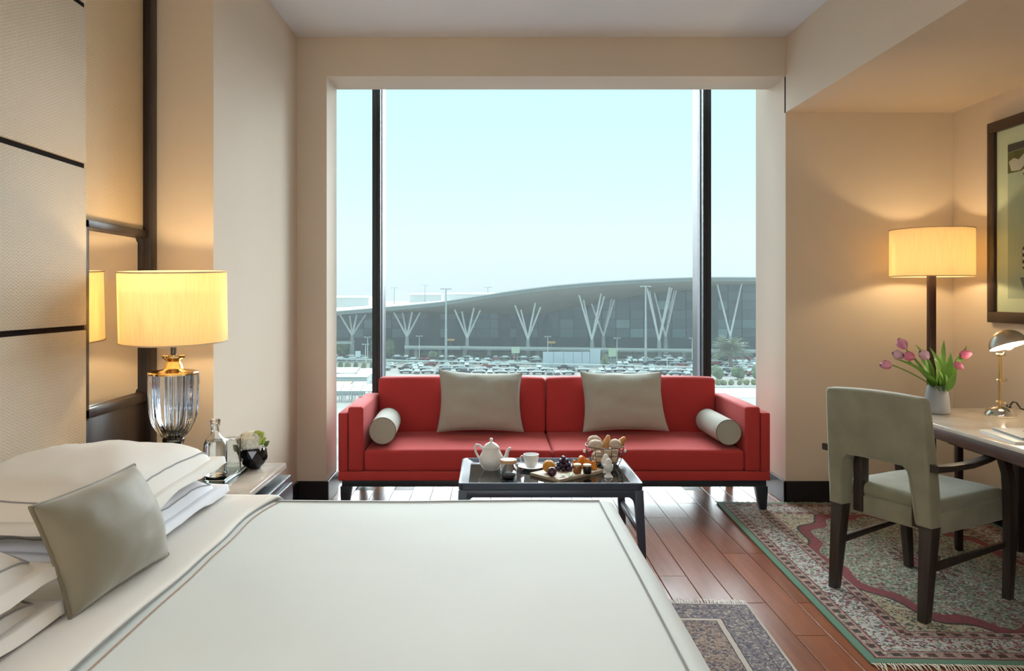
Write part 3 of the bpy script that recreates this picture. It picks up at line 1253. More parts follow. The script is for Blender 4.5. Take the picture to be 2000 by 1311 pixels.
for k, (dx, dz, w, mt) in enumerate([(-0.075, 0.09, 0.03, LEAFD), (-0.062, 0.075, 0.028, LEAFD), (0.03, 0.155, 0.03, PETG), (0.045, 0.148, 0.028, PETG), (0.06, 0.13, 0.03, PETG), (0.052, 0.118, 0.026, PETG),
                                     (0.038, 0.152, 0.020, PETG), (0.066, 0.112, 0.026, LEAFD), (0.046, 0.125, 0.026, PETG), (0.035, 0.118, 0.03, PETG), (0.012, 0.14, 0.016, LEAFD), (0.05, 0.14, 0.026, PETW), (0.045, 0.10, 0.03, PETW)]):
    b_ = NB()
    sgn = 1 if dx > 0 else -1
    leaf_bm(b_, (VX + dx - sgn * 0.022, VY - 0.022 + 0.006 * (k % 4), 0.6 + dz - 0.022), (VX + dx, VY - 0.030 + 0.008 * (k % 4), 0.6 + dz), w * 0.85, 0.2, (0.2, -1, 0.4))
    part('leaf', b_, mt, pot)


# ------------------------------------------------------------------ sofa
SX0, SX1, SF, SB = -0.91, 1.672, 4.585, 5.318
sofa = thing('sofa', 'long red upholstered sofa with dark base standing in front of the window', 'sofa', (0.38, 4.95, 0))
b_ = NB()
box(b_, SX0, SX1, SF, SB, 0.188, 0.243, 0.008)
part('seat_base', b_, RED, sofa)
b_ = NB()
box(b_, SX0 + 0.02, SX1 - 0.02, SF + 0.012, SB - 0.02, 0.150, 0.187, 0.003)
part('plinth', b_, BLACKL, sofa, label='dark wooden base rail')
for lx, sx in ((SX0 + 0.045, -1), (SX1 - 0.045, 1)):
    for ly in (SF + 0.045, SB - 0.05):
        b_ = NB()
        t = [(lx - 0.036, ly - 0.03, 0.151), (lx + 0.036, ly - 0.03, 0.151), (lx + 0.036, ly + 0.03, 0.151), (lx - 0.036, ly + 0.03, 0.151)]
        o = sx * 0.012
        zl0 = 0.0105 if sx > 0 and ly < 4.8 else 0.0
        bt = [(lx - 0.02 + o, ly - 0.022, zl0), (lx + 0.02 + o, ly - 0.022, zl0), (lx + 0.02 + o, ly + 0.014, zl0), (lx - 0.02 + o, ly + 0.014, zl0)]
        hexa(b_, bt, t, 0.003)
        part('leg', b_, BLACKL, sofa)
b_ = NB()
box(b_, SX0, SX1, SB - 0.055, SB, 0.24, 0.60, 0.012)
part('back_frame', b_, RED, sofa)
for s, xo in ((1, SX0), (-1, SX1)):
    xi = xo + s * 0.056
    b_ = NB()
    box(b_, min(xo, xi), max(xo, xi), SF, SB, 0.240, 0.595, 0.010)
    part('arm_frame', b_, RED, sofa)
    xa, xb = xo + s * 0.058, xo + s * 0.150
    b_ = NB()
    box(b_, min(xa, xb), max(xa, xb), SF + 0.002, SB - 0.06, 0.244, 0.630, 0.016, 3)
    part('arm_pad', b_, RED, sofa)
XS0, XM, XS1 = SX0 + 0.152, 0.372, SX1 - 0.152
for xa, xb in ((XS0, XM - 0.002), (XM + 0.002, XS1)):
    b_ = NB()
    n = 16
    box(b_, xa, xb, SF + 0.006, 5.20, 0.244, 0.368, 0.020, 4)
    bmesh.ops.subdivide_edges(b_, edges=[e for e in b_.edges if e.calc_length() > 0.3], cuts=12, use_grid_fill=True)
    for v in b_.verts:
        u = (v.co.x - xa) / (xb - xa) * 2 - 1
        w = (v.co.y - SF) / (5.20 - SF) * 2 - 1
        if v.co.z > 0.34:
            v.co.z += 0.012 * (1 - u * u) * (1 - 0.6 * w * w) + 0.004 * (w + 1)
    part('seat_cushion', b_, RED, sofa, angle=60)
    b_ = NB()
    lean = 0.05
    hexa(b_, [(xa, 5.165, 0.366), (xb, 5.165, 0.366), (xb, 5.262, 0.366), (xa, 5.262, 0.366)],
         [(xa, 5.185, 0.738), (xb, 5.185, 0.738), (xb, 5.300, 0.738), (xa, 5.300, 0.738)], 0.022, 4)
    bmesh.ops.subdivide_edges(b_, edges=[e for e in b_.edges if e.calc_length() > 0.25], cuts=10, use_grid_fill=True)
    for v in b_.verts:
        u = (v.co.x - xa) / (xb - xa) * 2 - 1
        w = (v.co.z - 0.366) / 0.372 * 2 - 1
        if v.co.y < 5.21 and abs(u) < 0.985:
            v.co.y -= 0.014 * (1 - u ** 4) * max(0, 1 - w ** 4)
        if v.co.z > 0.70:
            v.co.z += 0.008 * (1 - u ** 4)
    part('back_cushion', b_, RED, sofa, angle=60)


def sofa_pillow(corners, label, seed):
    b = NB()
    pp = []
    pillow(b, corners, (0, -0.93, 0.30), 0.088, 0.045, 24, 0.085, 0.012, seed, 0.46, 0.0, pp)
    o = single('throw_pillow', b, SAGE, label, 'pillow', 'grey sage pillows on the red sofa', angle=80)
    b = NB()
    tube(b, pp, 0.0032, 5, closed=True)
    part('piping', b, SAGE, o)


sofa_pillow([(-0.350, 5.02, 0.404), (0.215, 5.02, 0.404), (0.212, 5.142, 0.778), (-0.345, 5.142, 0.798)], 'square grey sage pillow on the left half of the red sofa', 7)
sofa_pillow([(0.605, 5.02, 0.404), (1.165, 5.02, 0.410), (1.142, 5.142, 0.784), (0.600, 5.142, 0.786)], 'square grey sage pillow on the right half of the red sofa', 12)


def bolster(p0, p1, r, label):
    p0, p1 = Vector(p0), Vector(p1)
    L = (p1 - p0).length
    b = NB()
    prof = [(r * 0.60, 0.001), (r * 0.97, 0.002), (r, 0.010), (r * 1.01, L * 0.3), (r * 1.01, L * 0.7), (r, L - 0.010), (r * 0.97, L - 0.002), (r * 0.6, L - 0.001)]
    lathe(b, prof, (0, 0, 0), 40)
    rot = Vector((0, 0, 1)).rotation_difference((p1 - p0).normalized()).to_matrix().to_4x4()
    mt = Matrix.Translation(p0) @ rot
    bmesh.ops.transform(b, matrix=mt, verts=b.verts)
    o = single('bolster', b, SAGE, label, 'bolster', 'bolsters by the sofa arms', angle=50)
    for z in (0.004, L - 0.004):
        b = NB()
        tube(b, [(r * 0.99 * math.cos(a), r * 0.99 * math.sin(a), z) for a in frange(0, 2 * math.pi, 40)[:-1]], 0.0028, 6, closed=True)
        bmesh.ops.transform(b, matrix=mt, verts=b.verts)
        part('piping', b, PIPING, o)


bolster((-0.655, 4.655, 0.474), (-0.672, 5.06, 0.474), 0.081, 'round grey sage bolster at the left arm of the sofa')
bolster((1.436, 4.625, 0.470), (1.432, 5.08, 0.470), 0.076, 'round grey sage bolster at the right arm of the sofa')

# ------------------------------------------------------------------ coffee table
TX0, TX1, TY0, TY1 = -0.150, 0.715, 3.585, 4.150
tab = thing('coffee_table', 'black lacquered tray-top coffee table between bed and sofa', 'table', ((TX0 + TX1) / 2, (TY0 + TY1) / 2, 0))
ZTOP, ZIN = 0.420, 0.403
b_ = NB()


def rrect(x0, x1, y0, y1, r, n=5):
    pts = []
    for cx, cy, a0 in ((x1 - r, y1 - r, 0), (x0 + r, y1 - r, 90), (x0 + r, y0 + r, 180), (x1 - r, y0 + r, 270)):
        for i in range(n + 1):
            a = math.radians(a0 + 90 * i / n)
            pts.append((cx + r * math.cos(a), cy + r * math.sin(a)))
    return pts


def loft_loops(bm, loops, close_first=True, close_last=True):
    rs = [[bm.verts.new(p) for p in lp] for lp in loops]
    n = len(rs[0])
    for a, b in zip(rs, rs[1:]):
        for i in range(n):
            j = (i + 1) % n
            bm.faces.new((a[i], a[j], b[j], b[i]))
    if close_first:
        bm.faces.new(list(reversed(rs[0])))
    if close_last:
        bm.faces.new(rs[-1])


def zl_(pts, z):
    return [(x, y, z) for x, y in pts]


o0 = rrect(TX0, TX1, TY0, TY1, 0.028)
o1 = rrect(TX0 + 0.006, TX1 - 0.006, TY0 + 0.006, TY1 - 0.006, 0.024)
i1 = rrect(TX0 + 0.010, TX1 - 0.010, TY0 + 0.010, TY1 - 0.010, 0.022)
i2 = rrect(TX0 + 0.046, TX1 - 0.046, TY0 + 0.036, TY1 - 0.036, 0.016)
loft_loops(b_, [zl_(o1, 0.385), zl_(o0, 0.388), zl_(o0, ZTOP - 0.003), zl_(o1, ZTOP), zl_(i1, ZTOP), zl_(i2, ZIN)])
TRAYM = M('black piano lacquer', col(16, 17, 20), 0.045, var=0.03, spec=0.7)
LEDGE = M('black satin lacquer', col(44, 56, 76), 0.32, var=0.03, spec=0.7)
b_.faces.ensure_lookup_table()
b_.faces[-1].material_index = 1
part('tray_top', b_, [LEDGE, TRAYM], tab, angle=8)
b_ = NB()
for y0, y1 in ((TY0 + 0.0005, TY0 + 0.026), (TY1 - 0.026, TY1 - 0.0005)):
    box(b_, TX0 + 0.02, TX1 - 0.02, y0, y1, 0.352, 0.386, 0.003)
for x0, x1 in ((TX0 + 0.004, TX0 + 0.026), (TX1 - 0.026, TX1 - 0.004)):
    box(b_, x0, x1, TY0 + 0.02, TY1 - 0.02, 0.352, 0.386, 0.003)
part('apron', b_, LEDGE, tab)
for sx, lx in ((-1, TX0 + 0.022), (1, TX1 - 0.022)):
    for sy, ly in ((-1, TY0 + 0.022), (1, TY1 - 0.022)):
        b_ = NB()
        top = (lx, ly, 0.386)
        bot = (lx + sx * 0.022, ly + sy * 0.012, 0.0)
        bar(b_, bot, top, 0.030, 0.044, (0, 1, 0), 0.030, 0.044, 0.005)
        # rounded knee between leg and apron
        for ax in (0, 1):
            pts = []
            for k in range(7):
                a = math.pi / 2 * k / 6
                pts.append((0.045 * (1 - math.sin(a)), 0.045 * (1 - math.cos(a))))
            dirx = (-sx, 0) if ax == 0 else (0, -sy)
            if ax == 0:
                fn = lambda u, v, w: (lx + dirx[0] * (0.018 + u), ly - 0.011 + 0.022 * w, 0.354 - v)
            else:
                fn = lambda u, v, w: (lx - 0.011 + 0.022 * w, ly + dirx[1] * (0.018 + u), 0.354 - v)
            prism(b_, [(0, 0)] + pts, fn)
        part('leg', b_, LEDGE, tab)
for lx in (TX0 + 0.010, TX1 - 0.010):
    b_ = NB()
    box(b_, lx - 0.010, lx + 0.010, TY0 + 0.03, TY1 - 0.03, 0.165, 0.200, 0.004)
    part('stretcher', b_, LEDGE, tab)

# ---- tea things
ZS = ZIN
px0, py0 = 0.004, 3.945
tp = thing('teapot', 'white porcelain teapot with a knobbed lid on the black tray table', 'teapot', (px0, py0, ZS))
b_ = NB()
lathe(b_, [(0.036, 0.0), (0.038, 0.004), (0.050, 0.018), (0.061, 0.036), (0.064, 0.052), (0.060, 0.068), (0.051, 0.086), (0.043, 0.102), (0.041, 0.108), (0.036, 0.109)], (px0, py0, ZS), 40)
part('body', b_, PORC, tp, angle=60)
b_ = NB()
lathe(b_, [(0.0425, 0.1085), (0.043, 0.112), (0.038, 0.120), (0.026, 0.132), (0.012, 0.139), (0.006, 0.142), (0.006, 0.147), (0.0095, 0.151), (0.0095, 0.156), (0.005, 0.160), (0.001, 0.161)], (px0, py0, ZS), 32)
part('lid', b_, PORC, tp, angle=60)
b_ = NB()
tube(b_, [(px0 + 0.050, py0, ZS + 0.035), (px0 + 0.068, py0, ZS + 0.046), (px0 + 0.078, py0, ZS + 0.070), (px0 + 0.083, py0, ZS + 0.095), (px0 + 0.096, py0, ZS + 0.108), (px0 + 0.101, py0, ZS + 0.108)], [0.018, 0.014, 0.0105, 0.009, 0.0075, 0.006], 14)
part('spout', b_, PORC, tp, angle=60)
b_ = NB()
tube(b_, [(px0 - 0.040, py0, ZS + 0.104), (px0 - 0.060, py0, ZS + 0.124), (px0 - 0.078, py0, ZS + 0.128), (px0 - 0.085, py0, ZS + 0.112), (px0 - 0.080, py0, ZS + 0.088), (px0 - 0.068, py0, ZS + 0.066), (px0 - 0.056, py0, ZS + 0.050)], 0.0058, 10)
part('handle', b_, PORC, tp, angle=60)

jx, jy = 0.088, 3.745
jar = thing('lidded_jar', 'small glass jar with a wooden lid in front of the teapot', 'jar', (jx, jy, ZS))
b_ = NB()
lathe(b_, [(0.030, 0), (0.038, 0.004), (0.041, 0.012), (0.041, 0.052), (0.036, 0.064), (0.035, 0.076), (0.032, 0.076), (0.033, 0.063), (0.038, 0.051), (0.038, 0.013), (0.034, 0.007), (0.01, 0.006)], (jx, jy, ZS), 36)
part('vessel', b_, CLEARG, jar, angle=60)
b_ = NB()
lathe(b_, [(0.0315, 0.0775), (0.041, 0.0775), (0.0415, 0.081), (0.0415, 0.090), (0.039, 0.094), (0.002, 0.0945)], (jx, jy, ZS), 36)
part('lid', b_, wood('pale jar wood', col(190, 150, 112), col(214, 178, 140), 0.5, 'x'), jar, label='pale wooden lid')
b_ = NB()
lathe(b_, [(0.02, 0.0075), (0.033, 0.009), (0.036, 0.014), (0.036, 0.022), (0.030, 0.024), (0.002, 0.026)], (jx, jy, ZS), 24)
part('contents', b_, M('dark tea leaves', col(62, 54, 50), 0.9, bump=1.0, bs=300), jar, label='dark contents')

sx_, sy_ = 0.209, 3.955
b_ = NB()
lathe(b_, [(0.034, 0.0), (0.036, 0.003), (0.052, 0.008), (0.068, 0.014), (0.069, 0.016), (0.066, 0.016), (0.050, 0.011), (0.03, 0.007), (0.004, 0.006)], (sx_, sy_, ZS), 40)
single('saucer', b_, PORC, 'white saucer under the tea cup on the tray table', 'saucer', angle=60)
cup = thing('tea_cup', 'white porcelain tea cup standing on its saucer', 'cup', (sx_, sy_, ZS + 0.0085))
b_ = NB()
lathe(b_, [(0.022, 0.0), (0.024, 0.003), (0.030, 0.008), (0.035, 0.022), (0.0385, 0.058), (0.040, 0.068), (0.038, 0.068), (0.0365, 0.058), (0.033, 0.022), (0.026, 0.010), (0.004, 0.008)], (sx_, sy_, ZS + 0.0085), 36)
part('bowl', b_, PORC, cup, angle=60)
b_ = NB()
hz = ZS + 0.0085
tube(b_, [(sx_ - 0.036, sy_ - 0.008, hz + 0.058), (sx_ - 0.050, sy_ - 0.012, hz + 0.062), (sx_ - 0.057, sy_ - 0.014, hz + 0.052), (sx_ - 0.054, sy_ - 0.013, hz + 0.036), (sx_ - 0.044, sy_ - 0.011, hz + 0.026), (sx_ - 0.034, sy_ - 0.008, hz + 0.022)], 0.0035, 8)
part('handle', b_, PORC, cup, angle=60)

# board with fruit
bc = Vector((0.388, 3.842, ZS))
ba = math.radians(41)
ca, sa = math.cos(ba), math.sin(ba)


def on_board(u, v, z=0.0):
    return Vector((bc.x + u * ca - v * sa, bc.y + u * sa + v * ca, ZS + 0.0165 + z))


b_ = NB()
box(b_, -0.168, 0.168, -0.100, 0.100, 0, 0.016, 0.003)
bmesh.ops.transform(b_, matrix=Matrix.Translation(bc) @ Matrix.Rotation(ba, 4, 'Z'), verts=b_.verts)
single('serving_board', b_, wood('pale board wood', col(168, 150, 126), col(200, 184, 160), 0.55, 'x'), 'pale wooden serving board of fruit and small jars', 'board')
ORANGE = M('orange peel', col(214, 146, 40), 0.45, var=0.1, vs=30, bump=0.4, bs=500)


def at_px(px, d):
    return (px - PX) / F * d


fx = at_px(1072, 3.80)
orange = thing('orange', 'ripe orange at the left end of the serving board', 'orange', (fx, 3.80, ZS + 0.0165))
b_ = NB()
ball(b_, (fx, 3.80, ZS + 0.0165 + 0.0315), 0.0315, 1, 1, 1.0, 24, 16, 0.03, 2)
part('fruit', b_, ORANGE, orange, angle=80)
b_ = NB()
lathe(b_, [(0.004, 0.0), (0.0045, 0.003), (0.001, 0.004)], (fx, 3.80, ZS + 0.0165 + 0.062), 8)
part('stem_button', b_, M('dry green stem', col(110, 110, 60), 0.7), orange)
fx = at_px(1078, 3.715)
plum = thing('plum', 'dark purple plum in front of the orange on the board', 'plum', (fx, 3.715, ZS + 0.0165))
b_ = NB()
ball(b_, (fx, 3.715, ZS + 0.0165 + 0.0235), 0.0235, 1, 1, 1.0, 24, 16, 0.03, 4)
part('fruit', b_, M('plum skin', col(70, 34, 52), 0.3, var=0.25, vs=40), plum, angle=80)
b_ = NB()
tube(b_, [(fx, 3.715, ZS + 0.0625), (fx + 0.002, 3.715, ZS + 0.071)], 0.0012, 6)
part('stem', b_, M('dry brown stem', col(90, 70, 50), 0.7), plum)

gx, gy = at_px(1101, 3.86), 3.86
gr = thing('grape_bunch', 'bunch of dark purple grapes on the serving board', 'grapes', (gx, gy, ZS + 0.0165))
GRAPE = M('grape skin', col(52, 34, 62), 0.25, var=0.3, vs=60)
b_ = NB()
ball(b_, (0, 0, 0), 0.0105, 1, 1, 1.08, 14, 10)
gme = mesh_of('grape', b_, GRAPE, True, 80)
rg = random.Random(8)
gp = []
for layer, (n, rad, z) in enumerate([(11, 0.034, 0.0115), (8, 0.024, 0.029), (5, 0.014, 0.046), (2, 0.010, 0.060), (3, 0.012, 0.0115)]):
    for k in range(n):
        a = 2 * math.pi * (k + 0.5 * layer) / n
        inst('grape', gme, gr, (rad * 1.15 * math.cos(a) + rg.uniform(-0.002, 0.002), rad * math.sin(a) + rg.uniform(-0.002, 0.002), z), (rg.random(), rg.random(), 0))
b_ = NB()
tube(b_, [(0, 0, 0.05), (0.004, 0.004, 0.07), (0.012, 0.008, 0.078)], 0.0018, 6)
part('stem', b_, M('grape stem', col(110, 96, 52), 0.7), gr, local=True)

MELON = M('orange melon flesh', col(232, 140, 44), 0.4, var=0.08, vs=40)
for k, (px_, d, z, rz, tl, s, lab) in enumerate([
        (1136, 3.93, 0.0, 0.5, 0.0, 1.0, 'tallest orange melon wedge at the back of the board'),
        (1147, 3.90, 0.0, -0.5, 0.0, 0.86, 'orange melon wedge beside the basket'),
        (1122, 3.93, 0.0, 1.0, 0.0, 0.62, 'small orange melon piece next to the grapes'),
        (1158, 3.88, 0.0, -0.9, 0.0, 0.75, 'pale orange melon slice leaning behind the dark jar')]):
    b_ = NB()
    pts = [(-0.034, 0), (0.034, 0), (0.012, 0.052), (0.0, 0.058), (-0.012, 0.048)]
    prism(b_, [(u * s, v * s) for u, v in pts], lambda u, v, w: (u, (w - 0.5) * 0.026 * s, v))
    fix(b_)
    bmesh.ops.bevel(b_, geom=b_.edges[:], offset=0.003, segments=2, profile=0.5, affect='EDGES', clamp_overlap=True)
    bmesh.ops.transform(b_, matrix=Matrix.Translation((at_px(px_, d), d, ZS + 0.0165 + z)) @ Matrix.Rotation(rz, 4, 'Z'), verts=b_.verts)
    single('melon_wedge', b_, MELON, lab, 'fruit', 'orange melon pieces on the board')

for k, (px_, d, bodyc, lab) in enumerate([(1127.5, 3.795, (150, 88, 44), 'small jar of amber preserve with a pale lid on the board'), (1147, 3.785, (34, 30, 30), 'small dark jar with a pale lid on the board')]):
    jx2 = at_px(px_, d)
    jr = thing('preserve_jar', lab, 'jar', (jx2, d, ZS + 0.0165), 0, 'little jars on the board')
    b_ = NB()
    lathe(b_, [(0.018, 0), (0.0205, 0.003), (0.0205, 0.030), (0.019, 0.034), (0.017, 0.035)], (jx2, d, ZS + 0.0165), 24)
    part('vessel', b_, M('preserve %d' % k, col(*bodyc), 0.15, var=0.25, vs=60), jr)
    b_ = NB()
    lathe(b_, [(0.0195, 0.0355), (0.0205, 0.037), (0.0205, 0.043), (0.018, 0.045), (0.002, 0.0455)], (jx2, d, ZS + 0.0165), 24)
    part('lid', b_, M('cream lid', col(226, 218, 190), 0.4), jr, label='pale lid')
herb = thing('herb_sprig', 'sliced green garnish lying on the front of the board', 'garnish', (at_px(1108, 3.72), 3.72, ZS + 0.0165))
GREENS = M('pale green slices', col(172, 188, 132), 0.5, var=0.25, vs=70)
rg = random.Random(4)
for k in range(12):
    hx, hy = at_px(1108, 3.72) + rg.uniform(-0.028, 0.03), 3.725 + rg.uniform(-0.022, 0.022)
    b_ = NB()
    a = rg.uniform(0, 6.28)
    leaf_bm(b_, (hx, hy, ZS + 0.0175 + 0.0006 * k), (hx + 0.024 * math.cos(a), hy + 0.024 * math.sin(a), ZS + 0.0205 + 0.0006 * k), 0.015, 0.12)
    part('leaf', b_, GREENS, herb)

# wire basket of bread rolls
kx, ky = 0.598, 4.02
bk = thing('wire_basket', 'dark wire basket with two white knob handles on the tray table', 'basket', (kx, ky, ZS))
b_ = NB()


def circ(r, z, n=40, sx=1.0):
    return [(kx + r * sx * math.cos(2 * math.pi * i / n), ky + r * math.sin(2 * math.pi * i / n), ZS + z) for i in range(n)]


tube(b_, circ(0.101, 0.110), 0.0026, 6, closed=True)
part('rim', b_, PEWTER, bk)
b_ = NB()
for r, z in ((0.070, 0.003), (0.086, 0.035), (0.094, 0.068), (0.04, 0.003)):
    tube(b_, circ(r, z), 0.0014, 5, closed=True)
for k in range(14):
    a = 2 * math.pi * k / 14
    c, s = math.cos(a), math.sin(a)
    tube(b_, [(kx + r * c, ky + r * s, ZS + z) for r, z in ((0.02, 0.003), (0.070, 0.003), (0.084, 0.03), (0.093, 0.065), (0.101, 0.110))], 0.0014, 5)
part('wires', b_, M('dark wire', col(48, 46, 46), 0.4, 0.7), bk, kind='stuff')
for s in (-1, 1):
    b_ = NB()
    tube(b_, [(kx + s * 0.098, ky, ZS + 0.096), (kx + s * 0.104, ky, ZS + 0.080)], 0.002, 6)
    ball(b_, (kx + s * 0.106, ky, ZS + 0.078), 0.0085, 1, 1, 1, 14, 10)
    part('knob', b_, PORC, bk, label='white porcelain knob')
CRUST = M('floured bread crust', col(208, 188, 168), 0.8, var=0.22, vs=30, bump=0.5, bs=120)
CROI = M('golden croissant crust', col(206, 150, 84), 0.5, var=0.25, vs=40, bump=0.4, bs=120)
GRPB = 'bread rolls in the wire basket'
for k, (dx, dy, z, r, sxx, mt, lab) in enumerate([
        (-0.052, -0.030, 0.116, 0.034, 1.15, CRUST, 'large pale round roll at the front left of the basket'),
        (-0.050, 0.040, 0.126, 0.033, 1.1, CRUST, 'pale seeded roll at the back left of the basket'),
        (0.052, -0.016, 0.118, 0.033, 1.0, CRUST, 'pale round roll at the right of the basket'),
        (-0.030, -0.042, 0.045, 0.032, 1.0, CRUST, 'brown roll seen low through the front wires of the basket'),
        (0.034, -0.040, 0.045, 0.032, 1.0, CRUST, 'pale roll seen low at the right through the basket wires'),
        (0.002, -0.046, 0.078, 0.028, 1.1, CRUST, 'brown roll in the middle of the basket front behind the wires'),
        (0.045, 0.036, 0.060, 0.034, 1.0, CRUST, 'roll deep in the basket at the right towards the sofa'),
        (-0.03, 0.036, 0.045, 0.034, 1.0, CRUST, 'roll at the bottom of the basket towards the sofa')]):
    b_ = NB()
    ball(b_, (kx + dx, ky + dy, ZS + z), r, sxx, 1.05, 0.82, 20, 14, 0.10, k + 3)
    single('bread_roll', b_, mt, lab, 'bread', GRPB, angle=80)
for k, (x0, y0, z0, x1, y1, z1, lab) in enumerate([(0.0, 0.0, 0.088, 0.022, 0.012, 0.160, 'pointed golden pastry standing up in the middle of the basket'),
                                                   (0.075, 0.030, 0.095, 0.112, 0.040, 0.145, 'pointed golden pastry sticking out on the right of the basket')]):
    b_ = NB()
    pts = [Vector((kx + x0, ky + y0, ZS + z0)).lerp(Vector((kx + x1, ky + y1, ZS + z1)), t) for t in frange(0, 1, 8)]
    tube(b_, pts, [0.014, 0.021, 0.019, 0.021, 0.017, 0.018, 0.013, 0.012, 0.005], 12)
    single('pastry', b_, CROI, lab, 'pastry', 'pastries in the wire basket', angle=70)

for (px_, d, lab, lab2) in [(1188.5, 3.77, 'white porcelain egg cup at the right front of the tray', 'white boiled egg in the front egg cup'),
                            (1183.0, 3.875, 'white porcelain egg cup half hidden behind the front one', 'white boiled egg in the rear egg cup')]:
    ex = at_px(px_, d)
    b_ = NB()
    lathe(b_, [(0.020, 0), (0.0215, 0.003), (0.016, 0.010), (0.010, 0.019), (0.011, 0.027), (0.018, 0.036), (0.0225, 0.050), (0.0235, 0.062), (0.0215, 0.062), (0.0195, 0.052), (0.014, 0.041), (0.004, 0.037)], (ex, d, ZS), 28)
    single('egg_cup', b_, PORC, lab, 'egg cup', 'egg cups on the tray table', angle=60)
    b_ = NB()
    lathe(b_, [(0.003, -0.0195), (0.009, -0.017), (0.0145, -0.011), (0.0175, 0.0), (0.0170, 0.009), (0.0135, 0.019), (0.009, 0.0255), (0.004, 0.029), (0.0008, 0.030)], (ex, d, ZS + 0.0640), 24)
    single('egg', b_, M('egg shell', col(236, 232, 226), 0.45, var=0.01), lab2, 'egg', 'eggs in the egg cups', angle=80)

# ------------------------------------------------------------------ rugs
RH = 0.009


def rug(name, cx, cy, hx, hy, rz, mat, label, fr0, fr1, fr_mat, seed):
    root = thing(name, label, 'rug', (cx, cy, 0.0006), rz)
    b = NB()
    box(b, -hx, hx, -hy, hy, 0.0, RH, 0.003, 2)
    part('pile', b, mat, root, local=True)
    b = NB()
    rg = random.Random(seed)
    for sgn, on in ((-1, fr0), (1, fr1)):
        if not on:
            continue
        n = int(2 * hx / 0.0075)
        for k in range(n):
            x = -hx + 2 * hx * (k + 0.5) / n
            L = on * rg.uniform(0.75, 1.1)
            dx = rg.uniform(-0.014, 0.014)
            y0 = sgn * (hy - 0.002)
            p = [(x, y0, 0.0055), (x + dx * 0.4, y0 + sgn * L * 0.5, 0.0070 + rg.uniform(0, 0.003)), (x + dx, y0 + sgn * L, 0.0022)]
            tube(b, p, [0.0021, 0.0019, 0.0012], 4)
    part('fringe', b, fr_mat, root, local=True, kind='stuff', label='pale knotted fringe')
    return root


pal1 = dict(dark=col(46, 28, 34), red=col(138, 40, 58), field=col(140, 150, 128), spandrel=col(200, 184, 148), guard=col(178, 152, 140), border=col(206, 204, 200),
            green=col(104, 146, 124), rose=col(186, 112, 112), cream=col(214, 200, 180),
            fieldm=[col(196, 196, 186), col(92, 110, 92), col(164, 84, 92), col(62, 52, 58), col(206, 194, 172), col(120, 150, 126)],
            borderm=[col(80, 84, 100), col(150, 70, 84), col(124, 150, 128), col(230, 228, 224), col(176, 156, 132), col(70, 56, 62)])
bands1 = [(-0.05, 0.030, 'green'), (0.030, 0.036, 'dark'), (0.036, 0.042, 'rose'), (0.042, 0.082, 'blocks'), (0.082, 0.087, 'rose'), (0.087, 0.091, 'dark'), (0.091, 0.203, 'floral'),
          (0.203, 0.207, 'dark'), (0.207, 0.213, 'rose'), (0.213, 0.250, 'blocks'), (0.250, 0.255, 'rose'), (0.255, 0.259, 'dark')]
RUG1 = rug_mat('green and red persian rug', 0.725, 1.045, pal1, bands1, (0.46, 0.77))
rug('persian_rug', 2.095, 3.715, 0.725, 1.045, math.radians(-2.0), RUG1, 'large green and red patterned rug under the desk chair', 0.05, 0.020, M('cream wool fringe', col(224, 214, 196), 0.9), 1)
pal2 = dict(dark=col(44, 46, 66), red=col(96, 84, 98), field=col(160, 138, 122), spandrel=col(160, 138, 122), guard=col(176, 160, 150), border=col(120, 116, 124),
            green=col(190, 168, 156), rose=col(176, 148, 140), cream=col(206, 196, 186),
            fieldm=[col(60, 66, 92), col(178, 158, 142), col(108, 104, 118), col(128, 98, 84), col(52, 52, 70)],
            borderm=[col(52, 58, 84), col(160, 146, 140), col(84, 86, 106), col(190, 178, 166)])
bands2 = [(-0.05, 0.012, 'cream'), (0.012, 0.016, 'dark'), (0.016, 0.060, 'floral'), (0.060, 0.064, 'dark'), (0.064, 0.150, 'floral'), (0.150, 0.155, 'dark'), (0.155, 0.175, 'cream'), (0.175, 0.179, 'dark')]
RUG2 = rug_mat('blue and beige bedside rug', 0.42, 1.10, pal2, bands2, None)
rug('bedside_rug', 0.615, 2.125, 0.42, 1.10, math.radians(-2.2), RUG2, 'small blue and beige fringed rug at the foot of the bed', 0.075, 0.06, M('white wool fringe', col(232, 228, 222), 0.9), 2)

# ------------------------------------------------------------------ desk
DX0, DX1, DY0, DY1, DZ = 2.0, 2.872, 1.95, 3.935, 0.72
desk = thing('desk', 'long dark wooden desk with cream marble top along the alcove wall', 'desk', (2.44, 2.95, 0))
b_ = NB()
box(b_, DX0, DX1, DY0, DY1, DZ - 0.020, DZ, 0.004)
part('top', b_, MARB, desk, label='cream marble top')
APR = wood('brown oiled apron wood', col(64, 44, 36), col(98, 70, 56), 0.35, 'y')
b_ = NB()
box(b_, DX0 + 0.012, DX0 + 0.034, DY0 + 0.02, DY1 - 0.01, 0.648, DZ - 0.021, 0.003)
box(b_, DX0 + 0.034, DX1 - 0.02, DY1 - 0.032, DY1 - 0.01, 0.648, DZ - 0.021, 0.003)
part('apron', b_, APR, desk)
b_ = NB()
box(b_, DX0 + 0.27, DX1 - 0.16, 2.10, DY1 - 0.12, 0.56, DZ - 0.021, 0.004)
dw = part('drawer', b_, ESPX, desk, label='black drawer box under the top')
b_ = NB()
ball(b_, (DX0 + 0.262, 2.9, 0.61), 0.012, 0.8, 1, 1, 14, 10)
part('knob', b_, CHROME, dw)
